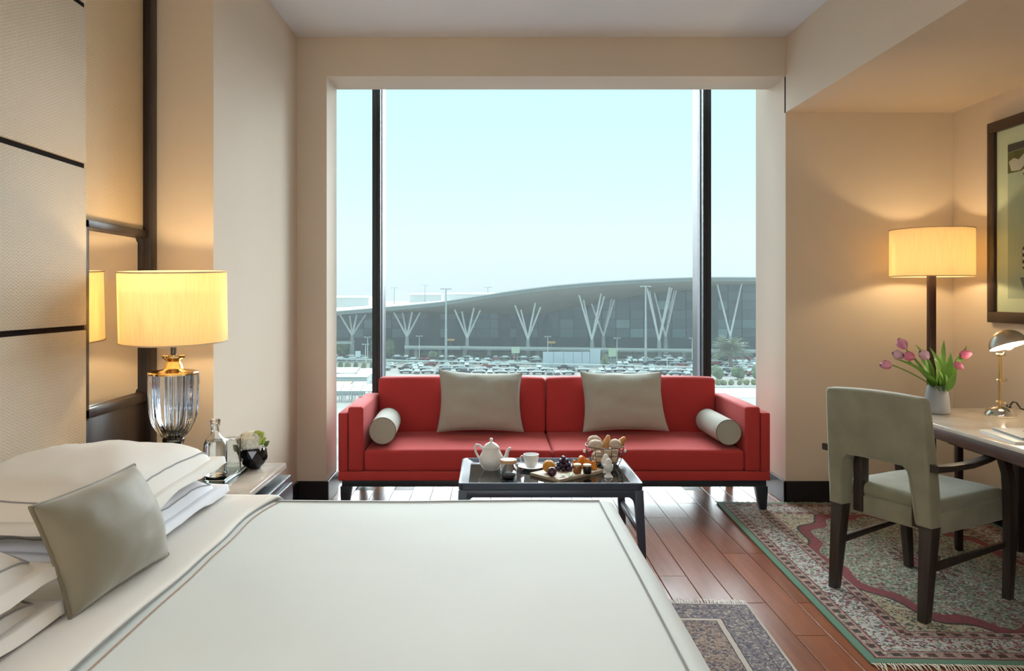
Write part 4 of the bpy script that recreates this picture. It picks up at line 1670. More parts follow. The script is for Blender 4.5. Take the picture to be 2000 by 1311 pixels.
for (lx, ly, wx, wy) in ((2.366, DY1 - 0.055, 0.030, 0.03), (2.70, DY1 - 0.065, 0.11, 0.05), (2.366, DY0 + 0.07, 0.03, 0.03), (2.70, DY0 + 0.07, 0.11, 0.05)):
    b_ = NB()
    box(b_, lx - wx / 2, lx + wx / 2, ly - wy / 2, ly + wy / 2, RH + 0.0008 if lx + wx / 2 < 2.82 and ly > 2.7 else 0, 0.648 if wx > 0.05 else 0.56, 0.003)
    part('leg', b_, ESP, desk)

# tulips
vx, vy = 2.183, 3.755
vase = thing('tulip_vase', 'grey tapered vase of pink tulips on the far end of the desk', 'vase', (vx, vy, DZ))
b_ = NB()
lathe(b_, [(0.046, 0.0), (0.055, 0.003), (0.0575, 0.012), (0.0575, 0.035), (0.052, 0.085), (0.044, 0.130), (0.042, 0.138), (0.039, 0.138), (0.041, 0.128), (0.048, 0.08), (0.05, 0.02), (0.01, 0.012)], (vx, vy, DZ), 40)
part('vessel', b_, GREYV, vase, angle=60)
STEM = M('tulip stem green', col(118, 156, 66), 0.5, var=0.1, vs=20)
TLEAF = M('tulip leaf green', col(120, 172, 72), 0.45, var=0.22, vs=10)
PINK = [M('pink tulip petal', col(232, 164, 194), 0.5, var=0.14, vs=25), M('rose tulip petal', col(236, 140, 176), 0.5, var=0.16, vs=25), M('pale lilac tulip petal', col(222, 184, 206), 0.5, var=0.12, vs=25)]
YEL = M('cream petal base', col(238, 214, 170), 0.5)


def tulip(tip_px, tip_py, d, dirx, dirz, matk, size=0.048):
    c = Vector(((tip_px - PX) / F * d, d, H - (tip_py - PY) / F * d))
    ax = Vector((dirx, -0.15, dirz)).normalized()
    base = c - ax * size * 0.5
    neck = Vector((vx + 0.018 * (1 if c.x > vx else -1), vy + (d - vy) * 0.2, DZ + 0.13))
    b = NB()
    p0 = Vector((vx + 0.006, vy, DZ + 0.03))
    ctrl = neck.lerp(base, 0.5) + Vector((0, 0, 0.018))
    pts = [p0, neck] + [neck * (1 - t) ** 2 + ctrl * 2 * t * (1 - t) + base * t * t for t in frange(0.15, 1.0, 7)]
    tube(b, pts, 0.0032, 7)
    st = part('stem', b, STEM, vase)
    s = ax.cross(Vector((0, 1, 0.1))).normalized()
    q = ax.cross(s)
    for k in range(6):
        a = math.pi / 3 * k
        rad = s * math.cos(a) + q * math.sin(a)
        tang = ax.cross(rad)
        kk = 0.92 if k % 2 else 1.0
        b = NB()
        rows = []
        for i in range(7):
            t = i / 6
            r = size * 0.36 * math.sin(math.pi * (0.12 + 0.80 * t)) ** 0.8 * kk
            w = size * 0.30 * math.sin(math.pi * min(0.97, 0.15 + 0.85 * t)) ** 0.7
            row = []
            for m in (-1, -0.5, 0, 0.5, 1):
                row.append(b.verts.new(base + ax * size * t * (1.0 if abs(m) < 0.4 else 0.98 - 0.03 * abs(m)) + rad * (r * (1 - 0.16 * m * m)) + tang * w * m))
            rows.append(row)
        for r0, r1 in zip(rows, rows[1:]):
            for m in range(4):
                b.faces.new((r0[m], r0[m + 1], r1[m + 1], r1[m]))
        pt = part('petal', b, PINK[matk], st, angle=80)
    return st


for (tx, ty, d, dx, dz, mk, s) in [(1761, 671, 3.73, -0.55, 0.7, 0, 0.060), (1753, 693, 3.70, -0.9, 0.25, 2, 0.056), (1774, 696, 3.68, -0.8, 0.1, 1, 0.056), (1804, 693, 3.66, -0.5, 0.35, 2, 0.058),
                                (1729, 713, 3.72, -1.0, -0.05, 0, 0.056), (1887, 692, 3.74, 0.9, 0.15, 1, 0.054), (1873, 715, 3.68, 0.3, -0.3, 1, 0.046)]:
    tulip(tx, ty, d, dx, dz, mk, s)
for (bx, bz, tx, ty, d, w, bend) in [(-0.02, 0.13, 1783, 672, 3.76, 0.034, 0.16), (-0.005, 0.13, 1810, 677, 3.72, 0.038, 0.20), (0.004, 0.13, 1843, 664, 3.80, 0.036, 0.05), (0.02, 0.13, 1888, 676, 3.78, 0.028, 0.10),
                                     (-0.025, 0.13, 1738, 703, 3.74, 0.026, 0.22), (-0.02, 0.13, 1774, 712, 3.68, 0.042, 0.12), (0.02, 0.13, 1868, 724, 3.66, 0.040, 0.16), (-0.01, 0.13, 1806, 735, 3.64, 0.044, 0.10),
                                     (0.0, 0.13, 1822, 700, 3.66, 0.046, 0.06), (0.012, 0.13, 1856, 688, 3.70, 0.050, 0.08), (0.01, 0.13, 1830, 722, 3.62, 0.05, 0.05), (0.022, 0.13, 1878, 697, 3.82, 0.028, 0.08),
                                     (-0.018, 0.13, 1790, 690, 3.82, 0.036, 0.15), (0.005, 0.13, 1845, 730, 3.66, 0.04, 0.1)]:
    tipv = Vector(((tx - PX) / F * d, d, H - (ty - PY) / F * d))
    b_ = NB()
    leaf_bm(b_, (vx + bx, vy + (d - vy) * 0.2, DZ + bz - 0.02), tipv, w, bend, (0, -0.75, 0.65), 9, 0.35, 0.8)
    part('leaf', b_, TLEAF, vase, angle=80)

# desk lamp
ex, ey = 2.432, 3.665
dl = thing('desk_lamp', 'polished nickel desk lamp with a lit dome shade on the desk', 'lamp', (ex, ey, DZ))
b_ = NB()
lathe(b_, [(0.064, 0.0), (0.066, 0.006), (0.063, 0.016), (0.054, 0.031), (0.038, 0.042), (0.018, 0.048), (0.008, 0.050), (0.002, 0.051)], (ex, ey, DZ), 40)
part('base', b_, CHROME, dl, angle=50)
b_ = NB()
tube(b_, [(ex, ey, DZ + 0.045), (ex, ey, DZ + 0.165)], 0.0062, 12)
tube(b_, [(ex, ey, DZ + 0.165), (ex, ey, DZ + 0.300)], 0.0078, 12)
for z in (0.070, 0.172, 0.292):
    lathe(b_, [(0.006, -0.008), (0.012, -0.006), (0.013, 0.0), (0.012, 0.006), (0.006, 0.008)], (ex, ey, DZ + z), 16)
part('stem', b_, BRASS, dl, angle=50)
for z, L in ((0.172, 0.034), (0.070, 0.026), (0.296, 0.026)):
    b_ = NB()
    tube(b_, [(ex - 0.014, ey, DZ + z), (ex + L * 0.55, ey, DZ + z)], 0.004, 8)
    ball(b_, (ex - 0.016, ey, DZ + z), 0.006, 1, 1, 1, 10, 8)
    box(b_, ex + L * 0.55, ex + L, ey - 0.002, ey + 0.002, DZ + z - 0.010, DZ + z + 0.010, 0.0015)
    part('wing_screw', b_, CHROME, dl)
# dome shade, mouth tipped a little to the left and towards the room
sc = Vector((ex + 0.010, ey - 0.045, DZ + 0.338))
b_ = NB()
prof = []
for k in range(12):
    a = math.pi / 2 * k / 11
    prof.append((0.080 * math.cos(a) + 0.0006, 0.078 * math.sin(a)))
prof_i = [(max(0.0006, r - 0.002), z - 0.002 if k else z) for k, (r, z) in enumerate(prof)]
lathe(b_, prof, (0, 0, 0), 44, cap=False)
b_i = NB()
lathe(b_i, prof_i, (0, 0, 0), 44, cap=False)
mt = Matrix.Translation(sc) @ Matrix.Rotation(math.radians(-9), 4, 'Y') @ Matrix.Rotation(math.radians(-20), 4, 'X')
bmesh.ops.transform(b_, matrix=mt, verts=b_.verts)
bmesh.ops.transform(b_i, matrix=mt, verts=b_i.verts)
dsh = part('dome_shade', b_, M('satin nickel shade', col(196, 186, 172), 0.3, 1.0, var=0.03), dl, angle=60)
part('lining', b_i, M('white enamel lining', col(240, 236, 224), 0.4), dsh, angle=60)
b_ = NB()
lathe(b_, [(0.012, 0.060), (0.012, 0.030), (0.016, 0.024), (0.024, 0.008), (0.024, -0.002), (0.014, -0.014), (0.002, -0.018)], (0, 0, 0), 18)
bmesh.ops.transform(b_, matrix=mt, verts=b_.verts)
part('bulb', b_, emit_mat('desk bulb', (1.0, 0.86, 0.62, 1), 9.0), dsh)
add_light('desk_bulb_light', 'POINT', (0.010, -0.048, 0.318), 1.8, (1.0, 0.80, 0.54), parent=dl, shadow_soft_size=0.02)
b_ = NB()
tube(b_, [(ex + 0.045, ey + 0.02, DZ + 0.030), (ex + 0.062, ey + 0.03, DZ + 0.042)], [0.006, 0.012], 10)
tube(b_, [(ex + 0.062, ey + 0.03, DZ + 0.042), (ex + 0.095, ey + 0.05, DZ + 0.062), (ex + 0.125, ey + 0.07, DZ + 0.056), (ex + 0.16, ey + 0.09, DZ + 0.024), (ex + 0.22, ey + 0.11, DZ + 0.006), (ex + 0.36, ey + 0.14, DZ + 0.0045)], 0.0042, 8)
part('power_cord', b_, BLACKM, dl, label='black power cord')

# magazine on a booklet
def flat_book(name, c, rz, w, l, z0, t, mat_cover, mat_page, label, cat):
    r = thing(name, label, cat, (c[0], c[1], z0), rz)
    b = NB(); box(b, -w / 2 + 0.002, w / 2 - 0.002, -l / 2 + 0.002, l / 2 - 0.002, 0.0012, t - 0.0012)
    part('pages', b, mat_page, r, local=True, smooth=False)
    b = NB(); box(b, -w / 2, w / 2, -l / 2, l / 2, t - 0.0011, t)
    box(b, -w / 2, w / 2, -l / 2, l / 2, 0.0, 0.0011)
    part('cover', b, mat_cover, r, local=True, smooth=False)
    return r


PAGES = M('white paper edges', col(232, 230, 224), 0.8)
mc = NT('magazine cover print')
x, y, z = mc.xyz()
g1 = mc.noise(14, 4, None, 0.6, 0.8)
d_ = mc.math('SQRT', mc.math('ADD', mc.math('POWER', mc.math('DIVIDE', mc.math('ABSOLUTE', mc.math('ADD', x, -0.01)), 0.10), 2.0), mc.math('POWER', mc.math('DIVIDE', mc.math('ABSOLUTE', mc.math('ADD', y, -0.01)), 0.085), 2.0)))
msk = mc.math('LESS_THAN', mc.math('ADD', d_, mc.math('MULTIPLY', g1, 0.5)), 1.15)
pic = mc.ramp(g1, [(0.30, col(250, 236, 196)), (0.45, col(238, 176, 96)), (0.58, col(206, 118, 60)), (0.7, col(244, 214, 150))])
mc.set(Base_Color=mc.mix(msk, col(238, 238, 234), pic), Roughness=0.25)
flat_book('booklet', (2.215, 3.09), math.radians(-8), 0.335, 0.285, DZ, 0.010, M('white card cover', col(236, 236, 232), 0.35), PAGES, 'thin white booklet under the magazine on the desk', 'booklet')
flat_book('magazine', (2.245, 3.10), math.radians(-8), 0.30, 0.235, DZ + 0.0104, 0.010, mc.m, M('grey fore edge', col(150, 150, 146), 0.7), 'magazine with an orange food picture lying on a booklet', 'magazine')

# ------------------------------------------------------------------ desk chair (local frame: +x forward, +y to the sitter's left)
ch = thing('desk_chair', 'sage green velvet armchair with dark wooden legs at the desk', 'chair', (1.862, 3.337, RH + 0.001), math.radians(27.6))
CHZ = 0.0


def chair_back_outline():
    return


yo = 0.225
b_ = NB()
# back: an inverted U upholstered panel, leaning back; profile built as a lofted slab
def bx_(z):    # centre line of the back, in x
    return -0.245 - 0.10 * max(0, (z - 0.40)) ** 1.15 / 0.5 ** 0.15


def back_slab(bm, y0, y1, z0, z1, t0, t1, nz=8, bev=0.014):
    rows = []
    for i in range(nz + 1):
        z = z0 + (z1 - z0) * i / nz
        t = t0 + (t1 - t0) * i / nz
        xc = bx_(z)
        rows.append([bm.verts.new(p) for p in ((xc - t / 2, y0, z), (xc + t / 2, y0, z), (xc + t / 2, y1, z), (xc - t / 2, y1, z))])
    for a, b in zip(rows, rows[1:]):
        for k in range(4):
            j = (k + 1) % 4
            bm.faces.new((a[k], a[j], b[j], b[k]))
    bm.faces.new(list(reversed(rows[0])))
    bm.faces.new(rows[-1])


# U-shaped outline extruded through the thickness
zt_, zm, zb_ = 0.885, 0.600, 0.372
wo_t, wo_b, wi = 0.222, 0.232, 0.150


def u_pts():
    pts = []
    outer_r = [(wo_b, zb_), (wo_b, 0.45), (wo_b, 0.55), (wo_b - 0.002, 0.65), (wo_t + 0.004, 0.76), (wo_t, zt_ - 0.02), (wo_t - 0.008, zt_ - 0.004), (wo_t - 0.02, zt_)]
    top = [(0.1, zt_ + 0.006), (0, zt_ + 0.008), (-0.1, zt_ + 0.006)]
    outer_l = [(-y, z) for y, z in reversed(outer_r)]
    inner = [(-wi - 0.022, zb_), (-wi - 0.012, 0.45), (-wi, 0.56), (-wi + 0.006, zm - 0.018), (-wi + 0.024, zm), (-0.06, zm + 0.002), (0.06, zm + 0.002), (wi - 0.024, zm), (wi - 0.006, zm - 0.018), (wi, 0.56), (wi + 0.012, 0.45), (wi + 0.022, zb_)]
    return outer_r + top + outer_l + inner


def chair_thick(z):
    return 0.082 - 0.020 * max(0, (z - 0.4) / 0.48)


prism(b_, u_pts(), lambda u, v, w: (bx_(v) + (w - 0.5) * chair_thick(v), u, v))
fix(b_)
ed = [e for e in b_.edges if len(e.link_faces) == 2 and any(len(f.verts) > 6 for f in e.link_faces)]
bmesh.ops.bevel(b_, geom=ed, offset=0.012, segments=3, profile=0.5, affect='EDGES', clamp_overlap=True)
bmesh.ops.triangulate(b_, faces=[f for f in b_.faces if len(f.verts) > 4])
back = part('backrest', b_, VELVET, ch, local=True, angle=50, label='sage velvet back with an open arch')
b_ = NB()
tube(b_, [(bx_(z) - chair_thick(z) / 2 - 0.001, y, z) for y, z in [(-wi - 0.026, zb_ + 0.01), (-wi - 0.015, 0.45), (-wi - 0.004, 0.56), (-wi + 0.002, zm - 0.014), (-wi + 0.022, zm + 0.005), (-0.06, zm + 0.007), (0.06, zm + 0.007), (wi - 0.022, zm + 0.005), (wi - 0.002, zm - 0.014), (wi + 0.004, 0.56), (wi + 0.015, 0.45), (wi + 0.026, zb_ + 0.01)]], 0.003, 6)
part('piping', b_, VELVET, back, local=True)
b_ = NB()
box(b_, -0.215, 0.255, -0.222, 0.222, 0.335, 0.420, 0.010, 3)
part('seat_rail', b_, VELVET, ch, local=True, label='velvet covered seat rail')
b_ = NB()
box(b_, -0.212, 0.262, -0.220, 0.220, 0.412, 0.468, 0.026, 4)
bmesh.ops.subdivide_edges(b_, edges=[e for e in b_.edges if e.calc_length() > 0.2], cuts=8, use_grid_fill=True)
for v in b_.verts:
    if v.co.z > 0.44:
        v.co.z += 0.018 * max(0, 1 - (v.co.x / 0.26) ** 2) * max(0, 1 - (v.co.y / 0.23) ** 2) + 0.003 * mnoise.noise(v.co * 9)
part('seat', b_, VELVET, ch, local=True, angle=60)
for s in (-1, 1):
    b_ = NB()
    hexa(b_, [(-0.300, s * 0.205 - 0.019, 0), (-0.262, s * 0.205 - 0.019, 0), (-0.262, s * 0.205 + 0.019, 0), (-0.300, s * 0.205 + 0.019, 0)],
         [(-0.272, s * 0.203 - 0.028, 0.375), (-0.212, s * 0.203 - 0.028, 0.375), (-0.212, s * 0.203 + 0.028, 0.375), (-0.272, s * 0.203 + 0.028, 0.375)], 0.004)
    part('leg', b_, CHAIRW, ch, local=True)
    # front leg runs up into the arm post
    b_ = NB()
    st = [(0.262, 0.0, 0.034), (0.258, 0.15, 0.046), (0.250, 0.33, 0.058), (0.236, 0.45, 0.050), (0.222, 0.54, 0.042), (0.196, 0.60, 0.050), (0.178, 0.626, 0.070)]
    rows = []
    for x_, z_, w_ in st:
        yy = s * (0.222 + 0.020 * min(1, z_ / 0.4))
        rows.append([b_.verts.new(p) for p in ((x_ - w_ / 2, yy - 0.017, z_), (x_ + w_ / 2, yy - 0.017, z_), (x_ + w_ / 2, yy + 0.017, z_), (x_ - w_ / 2, yy + 0.017, z_))])
    for a, b in zip(rows, rows[1:]):
        for k in range(4):
            j = (k + 1) % 4
            b_.faces.new((a[k], a[j], b[j], b[k]))
    b_.faces.new(list(reversed(rows[0]))); b_.faces.new(rows[-1])
    fix(b_)
    bmesh.ops.bevel(b_, geom=[e for e in b_.edges if abs((e.verts[0].co - e.verts[1].co).z) > 0.02], offset=0.004, segments=2, profile=0.5, affect='EDGES')
    part('leg', b_, CHAIRW, ch, local=True)
    b_ = NB()
    pts = [(-0.285, s * 0.246, 0.612, 0.030), (-0.20, s * 0.248, 0.607, 0.026), (-0.06, s * 0.252, 0.606, 0.024), (0.06, s * 0.251, 0.618, 0.022), (0.14, s * 0.249, 0.633, 0.022), (0.208, s * 0.247, 0.637, 0.018), (0.222, s * 0.246, 0.634, 0.014)]
    rows = []
    for x_, y_, z_, h_ in pts:
        rows.append([b_.verts.new(p) for p in ((x_, y_ - 0.021, z_ - h_ / 2), (x_, y_ + 0.021, z_ - h_ / 2), (x_, y_ + 0.021, z_ + h_ / 2), (x_, y_ - 0.021, z_ + h_ / 2))])
    for a, b in zip(rows, rows[1:]):
        for k in range(4):
            j = (k + 1) % 4
            b_.faces.new((a[k], a[j], b[j], b[k]))
    b_.faces.new(list(reversed(rows[0]))); b_.faces.new(rows[-1])
    fix(b_)
    bmesh.ops.bevel(b_, geom=[e for e in b_.edges if abs((e.verts[0].co - e.verts[1].co).x) > 0.01], offset=0.006, segments=2, profile=0.5, affect='EDGES', clamp_overlap=True)
    part('armrest', b_, CHAIRW, ch, local=True)
    b_ = NB()
    box(b_, -0.222, -0.176, min(s * 0.112, s * 0.158), max(s * 0.112, s * 0.158), 0.345, 0.604, 0.004)
    part('back_post', b_, CHAIRW, ch, local=True, label='dark wooden inner post')
    b_ = NB()
    bar(b_, (-0.250, s * 0.206, 0.205), (0.25, s * 0.222, 0.235), 0.020, None, (0, 0, 1), 0.032, None, 0.003)
    part('stretcher', b_, CHAIRW, ch, local=True)

# ------------------------------------------------------------------ floor lamp
fx, fy = 2.572, 4.48
fl_ = thing('floor_lamp', 'floor lamp with a dark wooden pole and cream drum shade in the alcove corner', 'lamp', (fx, fy, 0))
b_ = NB()
lathe(b_, [(0.13, 0.0), (0.132, 0.006), (0.132, 0.018), (0.125, 0.024), (0.03, 0.028), (0.022, 0.05)], (fx, fy, 0), 40)
part('base', b_, ESP, fl_)
b_ = NB()
box(b_, fx - 0.019, fx + 0.019, fy - 0.019, fy + 0.019, 0.04, 1.46, 0.004)
part('pole', b_, wood('dark brown pole wood', col(52, 28, 26), col(70, 38, 32), 0.3, 'z'), fl_)
b_ = NB()
R_, t_ = 0.220, 0.0025
lathe(b_, [(R_, 1.405), (R_, 1.682), (R_ - t_, 1.682), (R_ - t_, 1.405)], (fx, fy, 0), 64, cap=False)
sh = part('lamp_shade', b_, SHADE, fl_, label='cream drum shade glowing warm')
b_ = NB()
for zz in (1.407, 1.680):
    tube(b_, [(fx + R_ * math.cos(a), fy + R_ * math.sin(a), zz) for a in frange(0, 2 * math.pi, 64)[:-1]], 0.0028, 6, closed=True)
for a in (0.5, 2.594, 4.689):
    tube(b_, [(fx, fy, 1.455), (fx + 0.216 * math.cos(a), fy + 0.216 * math.sin(a), 1.455)], 0.0025, 6)
part('shade_ring', b_, M('ivory ring', col(214, 196, 160), 0.7), sh)
b_ = NB()
lathe(b_, [(0.014, 1.4605), (0.016, 1.468), (0.028, 1.49), (0.028, 1.51), (0.015, 1.535), (0.002, 1.54)], (fx, fy, 0), 16)
part('bulb', b_, BULB, fl_)
add_light('floor_lamp_bulb_light', 'POINT', (0, 0, 1.492), 4.6, (1.0, 0.70, 0.36), parent=fl_, shadow_soft_size=0.03)

# ------------------------------------------------------------------ framed picture on the alcove wall
py1, py0_ = 4.430, 3.55
pz0, pz1 = 1.142, 2.285
pic_ = thing('framed_picture', 'dark framed picture in a pale green mat on the alcove wall', 'picture', (XA, (py0_ + py1) / 2, pz0))
FW, FD = 0.062, 0.030
b_ = NB()
xw = XA - 0.001
box(b_, xw - FD, xw, py0_, py1, pz0, pz0 + FW, 0.004)
box(b_, xw - FD, xw, py0_, py1, pz1 - FW, pz1, 0.004)
box(b_, xw - FD, xw, py0_, py0_ + FW, pz0 + FW, pz1 - FW, 0.004)
box(b_, xw - FD, xw, py1 - FW, py1, pz0 + FW, pz1 - FW, 0.004)
part('frame', b_, wood('brown frame wood', col(44, 30, 26), col(60, 42, 36), 0.35, 'z'), pic_)
b_ = NB()
box(b_, xw - 0.012, xw, py0_ + FW, py1 - FW, pz0 + FW, pz1 - FW)
part('mat', b_, M('pale green mat board', col(204, 210, 184), 0.8, var=0.02), pic_, smooth=False, label='pale green mat board')
ay0, ay1, az0, az1 = py0_ + FW + 0.095, py1 - FW - 0.095, pz0 + FW + 0.075, pz1 - FW - 0.085
b_ = NB()
box(b_, xw - 0.0135, xw - 0.0121, ay0, ay1, az0, az1)
part('print', b_, M('grey green print ground', col(168, 178, 158), 0.7, var=0.05, vs=3), pic_, smooth=False)


def flat_shape(name, yz, mat, t, label=None):
    b = NB()
    prism(b, yz, lambda u, v, w: (xw - 0.0136 - t * 0.0006 - 0.0006 * w, u, v))
    return part(name, b, mat, pic_, smooth=False, label=label)


A1 = ay1
flat_shape('print_shape', [(ay0, az1 - 0.165), (A1, az1 - 0.165), (A1, az1 - 0.05), (ay0, az1 - 0.03)], M('olive print ink', col(96, 92, 52), 0.7, var=0.2, vs=20), 0, 'olive brown band')
flat_shape('print_shape', [(ay0, az1 - 0.028), (A1, az1 - 0.048), (A1, az1 - 0.005), (ay0, az1 - 0.004)], M('dark print ink', col(70, 66, 62), 0.7), 0, 'dark band')
CHK = NT('checked print ink')
ck = CHK.n('ShaderNodeTexChecker')
ck.inputs['Scale'].default_value = 55
ck.inputs['Color1'].default_value = col(60, 44, 46)
ck.inputs['Color2'].default_value = col(196, 186, 178)
CHK.l(CHK.tc, ck.inputs['Vector'])
CHK.set(Base_Color=ck.outputs['Color'], Roughness=0.7)
WHT = M('pale print ink', col(186, 182, 170), 0.7)
flat_shape('print_shape', [(A1 - 0.01, az1 - 0.10), (A1 - 0.05, az1 - 0.085), (A1 - 0.09, az1 - 0.10), (A1 - 0.14, az1 - 0.07), (A1 - 0.16, az1 - 0.12), (A1 - 0.10, az1 - 0.16), (A1 - 0.03, az1 - 0.155)], WHT, 1, 'pale fan shape')
flat_shape('print_shape', [(A1 - 0.12, az1 - 0.16), (A1 - 0.20, az1 - 0.10), (A1 - 0.30, az1 - 0.14), (A1 - 0.28, az1 - 0.34), (A1 - 0.20, az1 - 0.40), (A1 - 0.15, az1 - 0.26)], CHK.m, 2, 'checked pattern')
flat_shape('print_shape', [(A1 - 0.115, az0 + 0.26), (A1 - 0.16, az0 + 0.34), (A1 - 0.34, az0 + 0.36), (A1 - 0.40, az0 + 0.16), (A1 - 0.16, az0 + 0.13), (A1 - 0.12, az0 + 0.17)], CHK.m, 3, 'checked pattern')
flat_shape('print_shape', [(A1 - 0.10, az0 + 0.115), (A1 - 0.40, az0 + 0.12), (A1 - 0.36, az0 + 0.01), (A1 - 0.15, az0 + 0.01)], M('slate print ink', col(96, 104, 104), 0.7), 2, 'slate block')
b_ = NB()
box(b_, xw - 0.0205, xw - 0.0185, py0_ + FW - 0.004, py1 - FW + 0.004, pz0 + FW - 0.004, pz1 - FW + 0.004)
part('glazing', b_, PANE, pic_, smooth=False)


# ------------------------------------------------------------------ outside: airport forecourt seen from an upper floor
GZ = H - 25.0


def at_depth(px, py, d):
    return Vector(((px - PX) / F * d, d, H - (py - PY) / F * d))


def gd(py):
    return 25.0 * F / (py - PY)


gm = NT('forecourt asphalt')
gx_, gy_, gz_ = gm.xyz()
f1 = gm.noise(0.05, 5)
f2 = gm.noise(0.8, 3)
c1 = gm.ramp(f1, [(0.35, col(128, 126, 126)), (0.55, col(164, 160, 156)), (0.7, col(136, 138, 126))])
gm.set(Base_Color=gm.mix(gm.math('MULTIPLY', f2, 0.3), c1, col(120, 120, 118)), Roughness=0.9)
bm = NB()
bmesh.ops.create_grid(bm, x_segments=8, y_segments=12, size=1.0)
for v in bm.verts:
    v.co = Vector((v.co.x * 1500, 1520 + v.co.y * 1490, GZ))
struct('ground', bm, gm.m)

# thin haze over the forecourt
hz = bpy.data.materials.new('morning haze')
hz.use_nodes = True
hn = hz.node_tree
hn.nodes.clear()
ho = hn.nodes.new('ShaderNodeOutputMaterial')
hv = hn.nodes.new('ShaderNodeVolumeScatter')
hv.inputs['Color'].default_value = (0.97, 0.99, 1.0, 1)
hv.inputs['Density'].default_value = 0.0005
hv.inputs['Anisotropy'].default_value = 0.0
hn.links.new(hv.outputs[0], ho.inputs['Volume'])
bm = NB()
box(bm, -420, 420, 30, 700, GZ - 1, 60)
haze = struct('haze', bm, hz)
haze['kind'] = 'stuff'
haze['label'] = 'thin pale haze hanging over the whole airport forecourt'

ROOFW = M('white metal roofing', col(226, 228, 228), 0.5, vs=0.05)
FASC = M('grey fascia metal', col(140, 148, 150), 0.6, vs=0.2)
SOFF = M('beige soffit boards', col(206, 200, 188), 0.7, vs=0.1)
DARKF = M('dark facade wall', col(84, 102, 112), 0.6, vs=0.2)
PANEX = NT('facade glass')
oi = PANEX.n('ShaderNodeObjectInfo')
PANEX.set(Base_Color=PANEX.ramp(oi.outputs['Random'], [(0.0, col(84, 106, 116)), (0.45, col(98, 124, 136)), (0.85, col(114, 148, 158)), (1.0, col(152, 184, 192))]), Roughness=0.2)
WHITEP = M('white painted steel', col(238, 240, 242), 0.45, vs=0.5)
CONC = M('pale concrete', col(176, 180, 180), 0.8, vs=0.5)
GREYS = M('galvanised steel', col(186, 192, 196), 0.5, 0.2, vs=0.5)

term = thing('terminal_building', 'long airport terminal with a curved roof behind the car park', 'building', (0, 320, GZ))
prof_top = [(560, 613), (654, 607.5), (700, 603.5), (753, 599), (805, 594.5), (860, 589), (905, 582), (950, 575), (1010, 566), (1080, 557.5), (1140, 552), (1200, 548), (1270, 544), (1357, 541), (1420, 540.5), (1480, 541), (1560, 543), (1640, 547)]


def interp(tbl, x):
    if x <= tbl[0][0]:
        return tbl[0][1]
    for (a, b), (c, d) in zip(tbl, tbl[1:]):
        if x <= c:
            return b + (d - b) * (x - a) / (c - a)
    return tbl[-1][1]


prof_sof = [(560, 617), (654, 615), (753, 612), (860, 613), (950, 613), (1060, 613), (1126, 601), (1201, 586), (1258, 576), (1357, 566), (1400, 557), (1480, 556), (1640, 560)]
stations = frange(560, 1640, 54)
b_t, b_f, b_s = NB(), NB(), NB()
rows = []
for px in stations:
    yt = interp(prof_top, px)
    ys = interp(prof_sof, px)
    x = (px - PX) * 0.2
    zt = H - (yt - PY) * 0.2
    th = 1.7
    zs = H - (ys - PY) / F * 336.0
    rows.append((x, zt, th, zs))
for k, (bm, pts) in enumerate([(b_t, lambda x, zt, th, zs: [(x, 299.6, zt), (x, 299.6, zt - 0.4), (x * 1.25, 420, zt - 0.9), (x * 1.25, 420, zt - 0.5)]),
                               (b_f, lambda x, zt, th, zs: [(x, 300, zt - 0.02), (x, 300, zt - th), (x, 301.0, zt - th), (x, 301.0, zt - 0.02)]),
                               (b_s, lambda x, zt, th, zs: [(x, 301.0, zt - th), (x * 1.12, 336, zs), (x * 1.12, 336.5, zs + 0.5), (x, 301.0, zt - th + 0.5)])]):
    loops = [pts(*r) for r in rows]
    rs = [[bm.verts.new(p) for p in lp] for lp in loops]
    for a, b in zip(rs, rs[1:]):
        for i in range(4):
            j = (i + 1) % 4
            bm.faces.new((a[i], a[j], b[j], b[i]))
    bm.faces.new(rs[0])
    bm.faces.new(list(reversed(rs[-1])))
part('roof', b_t, ROOFW, term, label='white curved roof sheet')
part('fascia', b_f, FASC, term, label='grey roof edge')
part('soffit', b_s, SOFF, term, label='beige underside of the roof')
# dark body behind the glazing
b_ = NB()
box(b_, -95, 150, 341, 400, GZ, GZ + 9)
rs = []
for px in frange(560, 1600, 40):
    x = (px - PX) * 0.2267
    z = H - (interp(prof_sof, px) - PY) / F * 336.0 + 0.8
    rs.append([b_.verts.new(p) for p in ((x, 340.6, GZ), (x, 340.6, z), (x, 341.6, z), (x, 341.6, GZ))])
for a, b in zip(rs, rs[1:]):
    for i in range(4):
        j = (i + 1) % 4
        b_.faces.new((a[i], a[j], b[j], b[i]))
part('facade_wall', b_, DARKF, term)
b_ = NB()
box(b_, -0.5, 0.5, -0.5, 0.5, -0.5, 0.5)
pme = mesh_of('glass_pane', b_, PANEX.m, False)
rg = random.Random(21)
wx_, hz_ = 6.2, 4.1
i = 0
x = -84.0
while x < 138:
    px = PX + x / 0.2267
    ztop = H - (interp(prof_sof, px) - PY) / F * 336.0
    z = GZ + 6.0
    while z < ztop - 0.6:
        h = min(hz_, ztop - z)
        inst('glass_pane', pme, term, (x, 340.2 - 320, z + h / 2 - GZ), (0, 0, 0), (wx_ - 0.35, 0.5, h - 0.3))
        z += hz_
    x += wx_
for px in (848, 905, 985, 1020, 1062, 1390):      # solid piers between glazed bays
    x = (px - PX) * 0.2263
    b_ = NB()
    z = H - (interp(prof_sof, px) - PY) / F * 336.0
    box(b_, x - 2.6, x + 2.6, 338.6, 340.4, GZ, z)
    part('pier', b_, DARKF, term, smooth=False)

